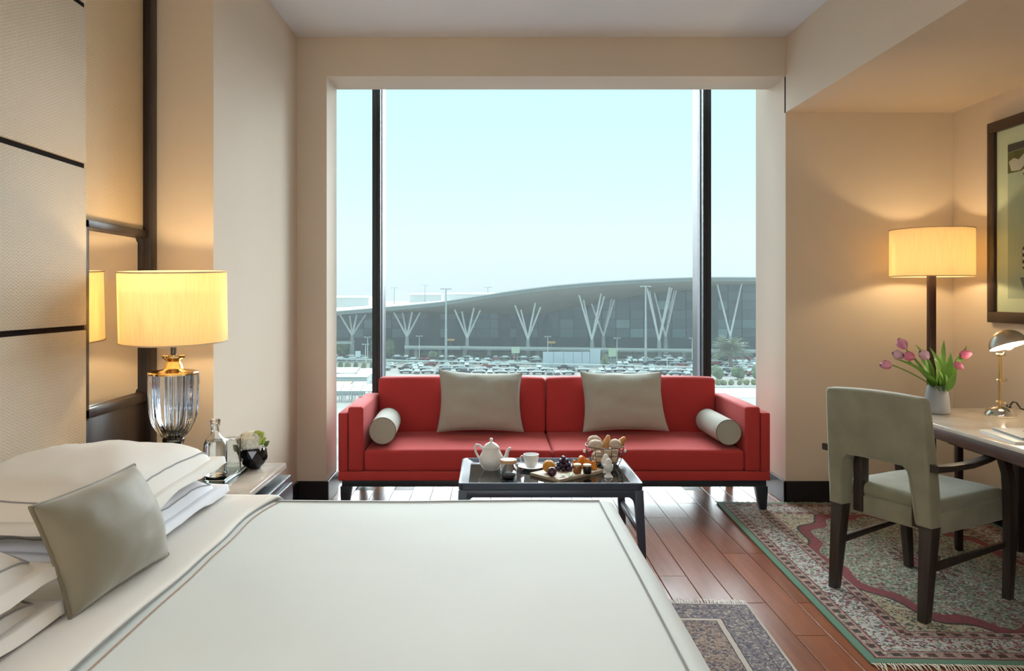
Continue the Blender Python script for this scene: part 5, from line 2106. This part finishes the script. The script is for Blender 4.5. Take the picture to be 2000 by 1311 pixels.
trees = [((688, 655), [(663.5, 616), (683, 618), (697, 616), (714, 616)], 312), ((795, 658), [(769.4, 612), (786.3, 613), (805, 611), (820.4, 612)], 312), ((912.4, 661), [(888, 606.7), (902, 610), (925.6, 603.4), (938, 607.8)], 312),
         ((1031, 663), [(1005.7, 598), (1017.3, 606.7), (1045.5, 593.5), (1055.8, 601.6)], 312), ((1156, 664), [(1130.8, 578), (1139.6, 588), (1174, 574.8), (1180.3, 580.3)], 312), ((1178.4, 657), [(1155.3, 594.6), (1194.6, 586), (1199.7, 587)], 326),
         ((1287, 666), [(1263.5, 565), (1268, 570), (1308, 562.7), (1312, 564)], 312), ((1299.8, 658), [(1277.8, 573.7), (1316, 570), (1320.5, 569)], 326), ((1426, 657), [(1400.6, 556.8), (1448.3, 556)], 312)]
for (bx, by), tops, d in trees:
    base = at_depth(bx, by, d)
    b_ = NB()
    bar(b_, (base.x, base.y, GZ), (base.x, base.y, base.z), 1.9, 1.2, (0, 1, 0))
    ped = part('column_base', b_, CONC, term, smooth=False)
    for k, (tx, ty) in enumerate(tops):
        dd = d + (2 if k % 2 else -1.5)
        t = at_depth(tx, ty, dd)
        t.z += 0.3
        b_ = NB()
        tube(b_, [base, t], [0.42, 0.34], 8)
        part('strut', b_, WHITEP, ped, label='white slanted strut')

# elevated approach road
rd = thing('elevated_road', 'elevated approach road on piers in front of the terminal', 'road', (20, 304, GZ))
pts = [(790, 678.0), (900, 679.0), (1080, 681.0), (1280, 683.5), (1520, 686.0)]
b_ = NB()
b2 = NB()
for (a, b), (c, d) in zip(pts, pts[1:]):
    p, q = at_depth(a, b, 304), at_depth(c, d, 300)
    hexa(b_, [(p.x, p.y, p.z - 0.9), (q.x, q.y, q.z - 0.9), (q.x, q.y + 7, q.z - 0.9), (p.x, p.y + 7, p.z - 0.9)], [(p.x, p.y, p.z), (q.x, q.y, q.z), (q.x, q.y + 7, q.z), (p.x, p.y + 7, p.z)])
    hexa(b2, [(p.x, p.y - 0.25, p.z - 0.3), (q.x, q.y - 0.25, q.z - 0.3), (q.x, q.y, q.z - 0.3), (p.x, p.y, p.z - 0.3)], [(p.x, p.y - 0.25, p.z + 0.55), (q.x, q.y - 0.25, q.z + 0.55), (q.x, q.y, q.z + 0.55), (p.x, p.y, p.z + 0.55)])
part('deck', b_, CONC, rd, smooth=False)
part('parapet', b2, M('pale parapet', col(202, 206, 204), 0.7), rd, smooth=False)
for px in frange(812, 1480, 14):
    p = at_depth(px, 690, 304)
    b_ = NB()
    box(b_, p.x - 0.7, p.x + 0.7, 305, 307, GZ, H - (interp(pts, px) - PY) / F * 302 - 0.6)
    part('pier', b_, CONC, rd, smooth=False)
p, q = at_depth(600, 666, 300), at_depth(688, 668, 300)
b_ = NB()
box(b_, p.x, q.x, 300, 306, q.z - 0.8, q.z)
single('canopy_slab', b_, CONC, 'flat pale canopy slab at the left end of the terminal', 'canopy', smooth=False)

# long white rail across the car park
b_ = NB()
rail = thing('barrier_rail', 'long white rail running across the whole car park', 'rail', (0, 272, GZ))
ra, rb_ = at_depth(620, 702, 288), at_depth(1500, 722, 248)
tube(b_, [(ra.x, ra.y, GZ + 1.1), (rb_.x, rb_.y, GZ + 1.1)], 0.22, 6)
part('rail_bar', b_, WHITEP, rail)
for k in range(41):
    t = k / 40
    x, y = ra.x + (rb_.x - ra.x) * t, ra.y + (rb_.y - ra.y) * t
    b_ = NB()
    bar(b_, (x, y, GZ), (x, y, GZ + 1.1), 0.16)
    part('post', b_, WHITEP, rail, smooth=False)


def mast(px, top_y, d, label, arms, r=0.35):
    x = (px - PX) / F * d
    zt = H - (top_y - PY) / F * d
    m = thing('light_mast' if arms > 2 else 'lamp_post', label, 'light mast' if arms > 2 else 'lamp post', (x, d, GZ))
    b = NB()
    tube(b, [(x, d, GZ), (x, d, zt)], [r * 1.5, r * 0.7], 8)
    part('pole', b, GREYS if arms > 2 else WHITEP, m)
    for k in range(arms):
        a = 2 * math.pi * k / max(1, arms) + 0.2
        L = 1.7 if arms > 2 else 0.9
        b = NB()
        bar(b, (x, d, zt - 0.1), (x + L * math.cos(a), d + L * math.sin(a), zt - 0.1), 0.14)
        box(b, x + L * math.cos(a) - 0.4, x + L * math.cos(a) + 0.4, d + L * math.sin(a) - 0.3, d + L * math.sin(a) + 0.3, zt - 0.35, zt + 0.05)
        part('lamp_head', b, GREYS, m, smooth=False)


mast(871, 564, 290, 'tall floodlight mast standing left of the sofa middle in the car park', 6)
mast(1261, 559, 276, 'tall floodlight mast in front of the tallest column pair on the right', 6)
mast(830, 557, 430, 'far mast rising behind the left part of the terminal roof', 4, 0.3)
mast(770, 562, 470, 'faint far mast at the left mullion behind the roof', 4, 0.3)
mast(953, 561, 440, 'far mast whose head just shows above the middle of the roof', 4, 0.25)
for px, ty, d, lab in [(819, 656, 300, 'thin lamp post on the road by the second column'), (718, 658, 296, 'thin lamp post left of the left mullion'), (1205, 660, 292, 'thin lamp post by the green board'),
                       (1070, 657, 296, 'thin lamp post left of the white hoarding'), (714, 672, 285, 'short lamp post in the left pane'), (1352, 660, 292, 'thin lamp post beside the right mullion'), (1303, 694, 262, 'short lamp post right of the second mast')]:
    mast(px, ty, d, lab, 2, 0.12)

# hoarding and boards
ho_ = thing('hoarding', 'pale blue hoarding of tall panels in the car park behind the sofa', 'hoarding', ((1110 - PX) / F * 268, 268, GZ))
HO = M('pale blue hoarding sheet', col(196, 208, 220), 0.6, vs=0.3)
edges = [1060, 1081, 1101, 1120, 1137, 1152, 1173]
for k, (a, b) in enumerate(zip(edges, edges[1:])):
    b_ = NB()
    xa, xb = (a - PX) / F * 268, (b - PX) / F * 268
    box(b_, xa + 0.08, xb - 0.08, 268, 268.3, GZ, H - ((682 if k == 5 else 687.5) - PY) / F * 268)
    part('panel', b_, HO, ho_, smooth=False)
for k, (px, y0, y1, w, c, lab) in enumerate([(1007, 678, 690, 16, (206, 218, 198), 'pale green board left of the hoarding'), (1196, 681, 697, 15, (206, 220, 190), 'pale green board right of the hoarding'), (699, 686, 698, 10, (220, 228, 236), 'small white kiosk in the left pane')]):
    d = 285
    x = (px - PX) / F * d
    zt, zb = H - (y0 - PY) / F * d, H - (y1 - PY) / F * d
    bd = thing('notice_board', lab, 'board', (x, d, GZ))
    b_ = NB()
    box(b_, x - w / F * d / 2, x + w / F * d / 2, d, d + 0.4, zb, zt)
    part('board', b_, M('board face %d' % k, col(*c), 0.5), bd, smooth=False)
    b_ = NB()
    bar(b_, (x - 0.6, d + 0.2, GZ), (x - 0.6, d + 0.2, zb), 0.2)
    bar(b_, (x + 0.6, d + 0.2, GZ), (x + 0.6, d + 0.2, zb), 0.2)
    part('posts', b_, GREYS, bd, smooth=False)
for px, y, lab in [(1077, 669, 'small orange sign over the approach road by the hoarding'), (880, 664, 'small orange sign under the roof by the left mast')]:
    d = 309
    x = (px - PX) / F * d
    z = H - (y - PY) / F * d
    b_ = NB()
    box(b_, x - 1.6, x + 1.6, d, d + 0.3, z - 0.4, z + 0.4)
    bar(b_, (x, d + 0.15, GZ), (x, d + 0.15, z - 0.4), 0.15)
    single('road_sign', b_, M('orange sign face', col(222, 170, 110), 0.5), lab, 'sign', smooth=False)

# ---- cars
CARC = {'white': (236, 238, 240), 'silver': (184, 190, 196), 'dark': (66, 70, 76), 'red': (150, 60, 62)}
GLS = M('dark car glass', col(52, 60, 68), 0.15)
TYRE = M('tyre rubber', col(34, 34, 36), 0.8)
CARM = {k: M(k + ' car paint', col(*v), 0.25, vs=1.0) for k, v in CARC.items()}


def car_mesh(mat):
    bm = NB()
    box(bm, -2.15, 2.15, -0.86, 0.86, 0.32, 0.92, 0.12, 1)
    n0 = len(bm.faces)
    hexa(bm, [(-1.55, -0.80, 0.90), (1.15, -0.80, 0.90), (1.15, 0.80, 0.90), (-1.55, 0.80, 0.90)], [(-1.05, -0.66, 1.46), (0.45, -0.66, 1.46), (0.45, 0.66, 1.46), (-1.05, 0.66, 1.46)])
    bm.faces.ensure_lookup_table()
    for f in bm.faces[n0:]:
        f.normal_update()
        if abs(f.normal.z) < 0.9:
            f.material_index = 1
    box(bm, -1.1, 0.5, -0.68, 0.68, 1.42, 1.50, 0.03, 1)
    n1 = len(bm.faces)
    for wx in (-1.35, 1.35):
        for wy in (-0.80, 0.80):
            r = bmesh.ops.create_cone(bm, cap_ends=True, segments=10, radius1=0.33, radius2=0.33, depth=0.2)
            for v in r['verts']:
                v.co = Vector((wx + v.co.x, wy + v.co.z, 0.33 + v.co.y))
    bm.faces.ensure_lookup_table()
    for f in bm.faces[n1:]:
        f.material_index = 2
    return mesh_of('car', bm, [mat, GLS, TYRE], False)


car_me = {k: car_mesh(m) for k, m in CARM.items()}
rg = random.Random(33)
OBST = [(871, 290), (1261, 276), (819, 300), (718, 296), (1205, 292), (1070, 296), (703, 285), (1352, 292), (1303, 262), (1007, 285), (1196, 285), (699, 285), (1424, 256), (846, 300), (1176, 261), (760, 312), (728, 312), (668, 312)]
OBST = [((p_ - PX) / F * d_, d_, 2.2) for p_, d_ in OBST] + [((1167 - PX) / F * 262, 262, 3.0), ((1441 - PX) / F * 224, 224, 4.5), ((1402 - PX) / F * 222, 222, 4.5), ((1482 - PX) / F * 222, 222, 4.5)]
ROWS = [(702.5, 'the far row', 0.9, 640, 1490), (707, 'the second far row', 0.9, 640, 1490), (712, 'the third far row', 0.85, 735, 1490), (717.5, 'the row crossing the rail', 0.85, 750, 1490),
        (721, 'the row after the rail', 0.85, 750, 1490), (725.5, 'the middle row', 0.85, 750, 1490), (731.5, 'the row behind the sofa', 0.9, 750, 1490), (741, 'the near row', 0.85, 640, 1480)]
n_cars = 0
CARS = {}
ORD = ['first', 'second', 'third', 'fourth', 'fifth', 'sixth', 'seventh', 'eighth', 'ninth', 'tenth', 'eleventh', 'twelfth', 'thirteenth', 'fourteenth', 'fifteenth', 'sixteenth']
for y, where, dens, p0, p1 in ROWS:
    slope = 0.008
    d0 = gd(y + (p0 - 1060) * slope)
    x = (p0 - PX) / F * d0
    while n_cars < 290:
        # nose-on bays are narrow, parallel ones long
        side = rg.random() < 0.5
        half = 2.35 if side else 1.15
        x += half
        px = PX + x / gd(y) * F
        d = gd(y + (px - 1060) * slope)
        px = PX + x / d * F
        if px > p1:
            break
        hid = 727 < px < 748 or 1362 < px < 1388 or (y > 733 and 745 < px < 1385) or (y in (707, 712, 717.5) and 1050 < px < 1182)
        t_ = (x - ra.x) / (rb_.x - ra.x)
        on_rail = abs(d - (ra.y + (rb_.y - ra.y) * t_)) < (1.6 if side else 2.9)
        hit = any(abs(x - ox) < half + orad and abs(d - oy) < (1.0 if side else 2.2) + orad for ox, oy, orad in OBST)
        if rg.random() < dens and not hid and not on_rail and not hit:
            c = rg.choices(['white', 'silver', 'dark', 'red'], [0.64, 0.17, 0.12, 0.07])[0]
            rz = (rg.choice([0, math.pi]) if side else rg.choice([1, -1]) * math.pi / 2) + rg.uniform(-0.02, 0.02)
            o = inst('car', car_me[c], None, (x, d, GZ), (0, 0, rz))
            cn = c
            zone = 'left of the left mullion' if px < 740 else 'right of the right mullion' if px > 1373 else 'left of the first mast' if px < 871 else 'between first mast and hoarding' if px < 1060 else 'between hoarding and second mast' if px < 1261 else 'before the right mullion'
            o['category'] = 'car'
            o['group'] = 'cars in %s' % where
            CARS.setdefault((cn, where, zone), []).append(o)
            n_cars += 1
        x += half
for (cn, where, zone), os_ in CARS.items():
    for k, o in enumerate(os_):
        o['label'] = '%s car in %s, %s' % (cn, where, zone) + ('' if len(os_) == 1 else ', %s from left' % ORD[k])

# ---- palm, shrubs and trees
PALMG = M('dusty palm green', col(150, 156, 138), 0.7, var=0.2, vs=0.6)
TRUNK = M('grey brown trunk', col(138, 126, 112), 0.9, var=0.2, vs=1.5)
d = 256
pxw = (1424 - PX) / F * d
palm = thing('palm_tree', 'grey green date palm in the right window pane', 'tree', (pxw, d, GZ))
b_ = NB()
tube(b_, [(pxw + 0.8, d, GZ), (pxw + 0.5, d, GZ + 3), (pxw, d, GZ + 6.2)], [0.75, 0.55, 0.5], 8)
part('trunk', b_, TRUNK, palm)
b_ = NB()
pts = [Vector((5.6 * t, 0, 2.6 * t - 3.6 * t * t)) for t in frange(0, 1, 8)]
tube(b_, pts, [0.09] * 8 + [0.03], 4)
for k in range(1, 9):
    p = pts[k]
    L = 1.5 * math.sin(math.pi * (0.15 + 0.8 * k / 8)) + 0.25
    for s in (-1, 1):
        vv = [b_.verts.new(q) for q in (p, p + Vector((0.34, s * 0.1, 0)), p + Vector((0.62, s * L, -0.5)), p + Vector((0.20, s * L * 0.6, -0.2)))]
        b_.faces.new(vv)
fme = mesh_of('frond', b_, PALMG, False)
for k in range(80):
    el = rg.uniform(-0.35, 1.25)
    s = rg.uniform(0.8, 1.2)
    o = inst('frond', fme, palm, (0, 0, 6.2), (0, -el, k * 2.399), (s, s, s))


def bush(px, y, d, w, h, c, label, seed, trunk=0.0, cat='shrub', name='shrub', group=None):
    x = (px - PX) / F * d
    root = thing(name, label, cat, (x, d, GZ), 0, group)
    b = NB()
    rg_ = random.Random(seed)
    for k in range(5):
        cx, cy, cz = rg_.uniform(-w / 3, w / 3), rg_.uniform(-w / 4, w / 4), trunk + h * rg_.uniform(0.35, 0.6)
        r = bmesh.ops.create_icosphere(b, subdivisions=2, radius=1.0)
        for v in r['verts']:
            n = 1 + 0.45 * mnoise.noise(v.co * 2.7 + Vector((seed + k, 0, 0)))
            v.co = Vector((x + cx + v.co.x * w * 0.36 * n, d + cy + v.co.y * w * 0.32 * n, GZ + max(0.05, cz + v.co.z * h * 0.48 * n)))
    part('foliage', b, c, root, smooth=False)
    b = NB()
    bar(b, (x, d, GZ), (x, d, GZ + trunk + h * 0.5), 0.25, 0.15)
    part('trunk', b, TRUNK, root, smooth=False)


SHG = [M('dry olive foliage', col(150, 152, 118), 0.9, var=0.3, vs=0.6), M('dusty green foliage', col(122, 134, 108), 0.9, var=0.3, vs=0.6)]
k = 0
for px in (648, 664, 680, 696, 712, 728):
    bush(px, 0, 255, 1.7, 2.6, SHG[k % 2 == 1], 'low olive hedge shrub in the left pane, %s from left' % ['first', 'second', 'third', 'fourth', 'fifth', 'sixth'][k], 40 + k, group='hedge shrubs in the left pane')
    k += 1
for px, d, w, h, lab in [(762, 313, 3.2, 6, 'dusty tree by the second column base'), (733, 313, 3.2, 7, 'dusty tree beside the left mullion'), (668, 312, 4, 5, 'dusty tree at the far left under the canopy slab'), (846, 297, 3, 3, 'small tree left of the tall mast'), (1180, 262, 2, 4, 'dark little tree at the end of the hoarding'),
                         (1441, 228, 3.2, 3, 'leafy tree in the right pane nearer than the palm'), (1402, 226, 3.2, 3.4, 'leafy tree at the left of the right pane'), (1482, 226, 3.2, 3.6, 'leafy tree at the right edge of the window')]:
    bush(px, 0, d, w, h, SHG[1], lab, int(px), 0.6, 'tree', 'small_tree')
for k, px in enumerate((1402, 1414, 1428, 1444, 1458, 1472)):
    bush(px, 0, 213, 1.5, 1.5, SHG[0], 'low roadside hedge shrub in the right pane, %s from left' % ['first', 'second', 'third', 'fourth', 'fifth', 'sixth'][k], int(px), group='roadside hedge shrubs in the right pane')

# ---- road strip, kerb, low sheds near the hotel
b_ = NB()
box(b_, 30, 110, 186, 206, GZ, GZ + 0.06)
road = struct('road', b_, M('pale road concrete', col(184, 190, 188), 0.9, vs=0.1))
b_ = NB()
box(b_, 30, 110, 206.2, 206.9, GZ, GZ + 0.5)
struct('kerb', b_, M('white kerb', col(226, 226, 220), 0.8, vs=0.2))


def shed(x0, x1, y0, y1, h, c, label, cat='shed', posts=True, rise=0.5, group=None):
    s_ = thing('shed' if cat == 'shed' else 'parking_canopy', label, cat, ((x0 + x1) / 2, (y0 + y1) / 2, GZ), 0, group)
    b = NB()
    hexa(b, [(x0, y0, GZ + h), (x1, y0, GZ + h), (x1, y1, GZ + h + rise), (x0, y1, GZ + h + rise)], [(x0, y0, GZ + h + 0.15), (x1, y0, GZ + h + 0.15), (x1, y1, GZ + h + rise + 0.15), (x0, y1, GZ + h + rise + 0.15)])
    part('roof', b, c, s_, smooth=False)
    b = NB()
    if posts:
        for xx in (x0 + 0.2, x1 - 0.2):
            for yy in (y0 + 0.2, y1 - 0.2):
                bar(b, (xx, yy, GZ), (xx, yy, GZ + h), 0.18)
        part('posts', b, GREYS, s_, smooth=False)
    else:
        box(b, x0 + 0.2, x1 - 0.2, y0 + 0.3, y1 - 0.2, GZ, GZ + h)
        part('walls', b, M('pale shed wall', col(196, 202, 204), 0.8), s_, smooth=False)


TARP = M('white tarpaulin', col(196, 200, 200), 0.7, vs=0.4)
ORR = M('orange shed roof', col(206, 150, 112), 0.7, vs=0.3)
shed(-46, -38.5, 219, 226, 2.6, TARP, 'white tarpaulin canopy in the left pane, at the left', 'canopy', True, 0.9)
shed(-38, -33.5, 218, 225, 2.4, TARP, 'white tarpaulin canopy in the left pane, beside the mullion', 'canopy', True, 0.9)
shed(-43, -33, 206, 212, 2.8, M('grey shed roof', col(176, 184, 188), 0.7), 'grey flat roofed shed in the left pane', 'shed', False, 0.2)
shed(-40, -35.4, 193, 197, 2.2, ORR, 'orange roofed shed low in the left pane', 'shed', False, 0.4)
shed(-35, -31.5, 193, 197, 2.2, M('brown shed roof', col(170, 156, 142), 0.7), 'brown roofed shed low in the left pane', 'shed', False, 0.4)
for k in range(6):
    x0 = -37.5 + 2.35 * k
    shed(x0, x0 + 2.2, 180, 185, 2.3, TARP, 'pale slanted parking canopy low in the left pane, %s from left' % ['first', 'second', 'third', 'fourth', 'fifth', 'sixth'][k], 'canopy', True, 1.0, 'parking canopies low in the left pane')
for px0, px1, y, d, lab in [(800, 862, 577, 900, 'white far building just above the terminal roof'), (640, 720, 583, 760, 'pale far building on the horizon at the left'), (870, 1000, 576, 980, 'white far hall on the horizon behind the roof')]:
    x0, x1 = (px0 - PX) / F * d, (px1 - PX) / F * d
    b_ = NB()
    box(b_, x0, x1, d, d + 30, GZ, H - (y - PY) / F * d)
    hexa(b_, [(x0 - 1, d - 1, H - (y - PY) / F * d), (x1 + 1, d - 1, H - (y - PY) / F * d), (x1 + 1, d + 31, H - (y - PY) / F * d), (x0 - 1, d + 31, H - (y - PY) / F * d)],
         [(x0 - 1, d - 1, H - (y - PY) / F * d + 1), (x1 + 1, d - 1, H - (y - PY) / F * d + 1), (x1 - 2, d + 15, H - (y - PY) / F * d + 2.5), (x0 + 2, d + 15, H - (y - PY) / F * d + 2.5)])
    single('far_building', b_, ROOFW, lab, 'building', smooth=False)
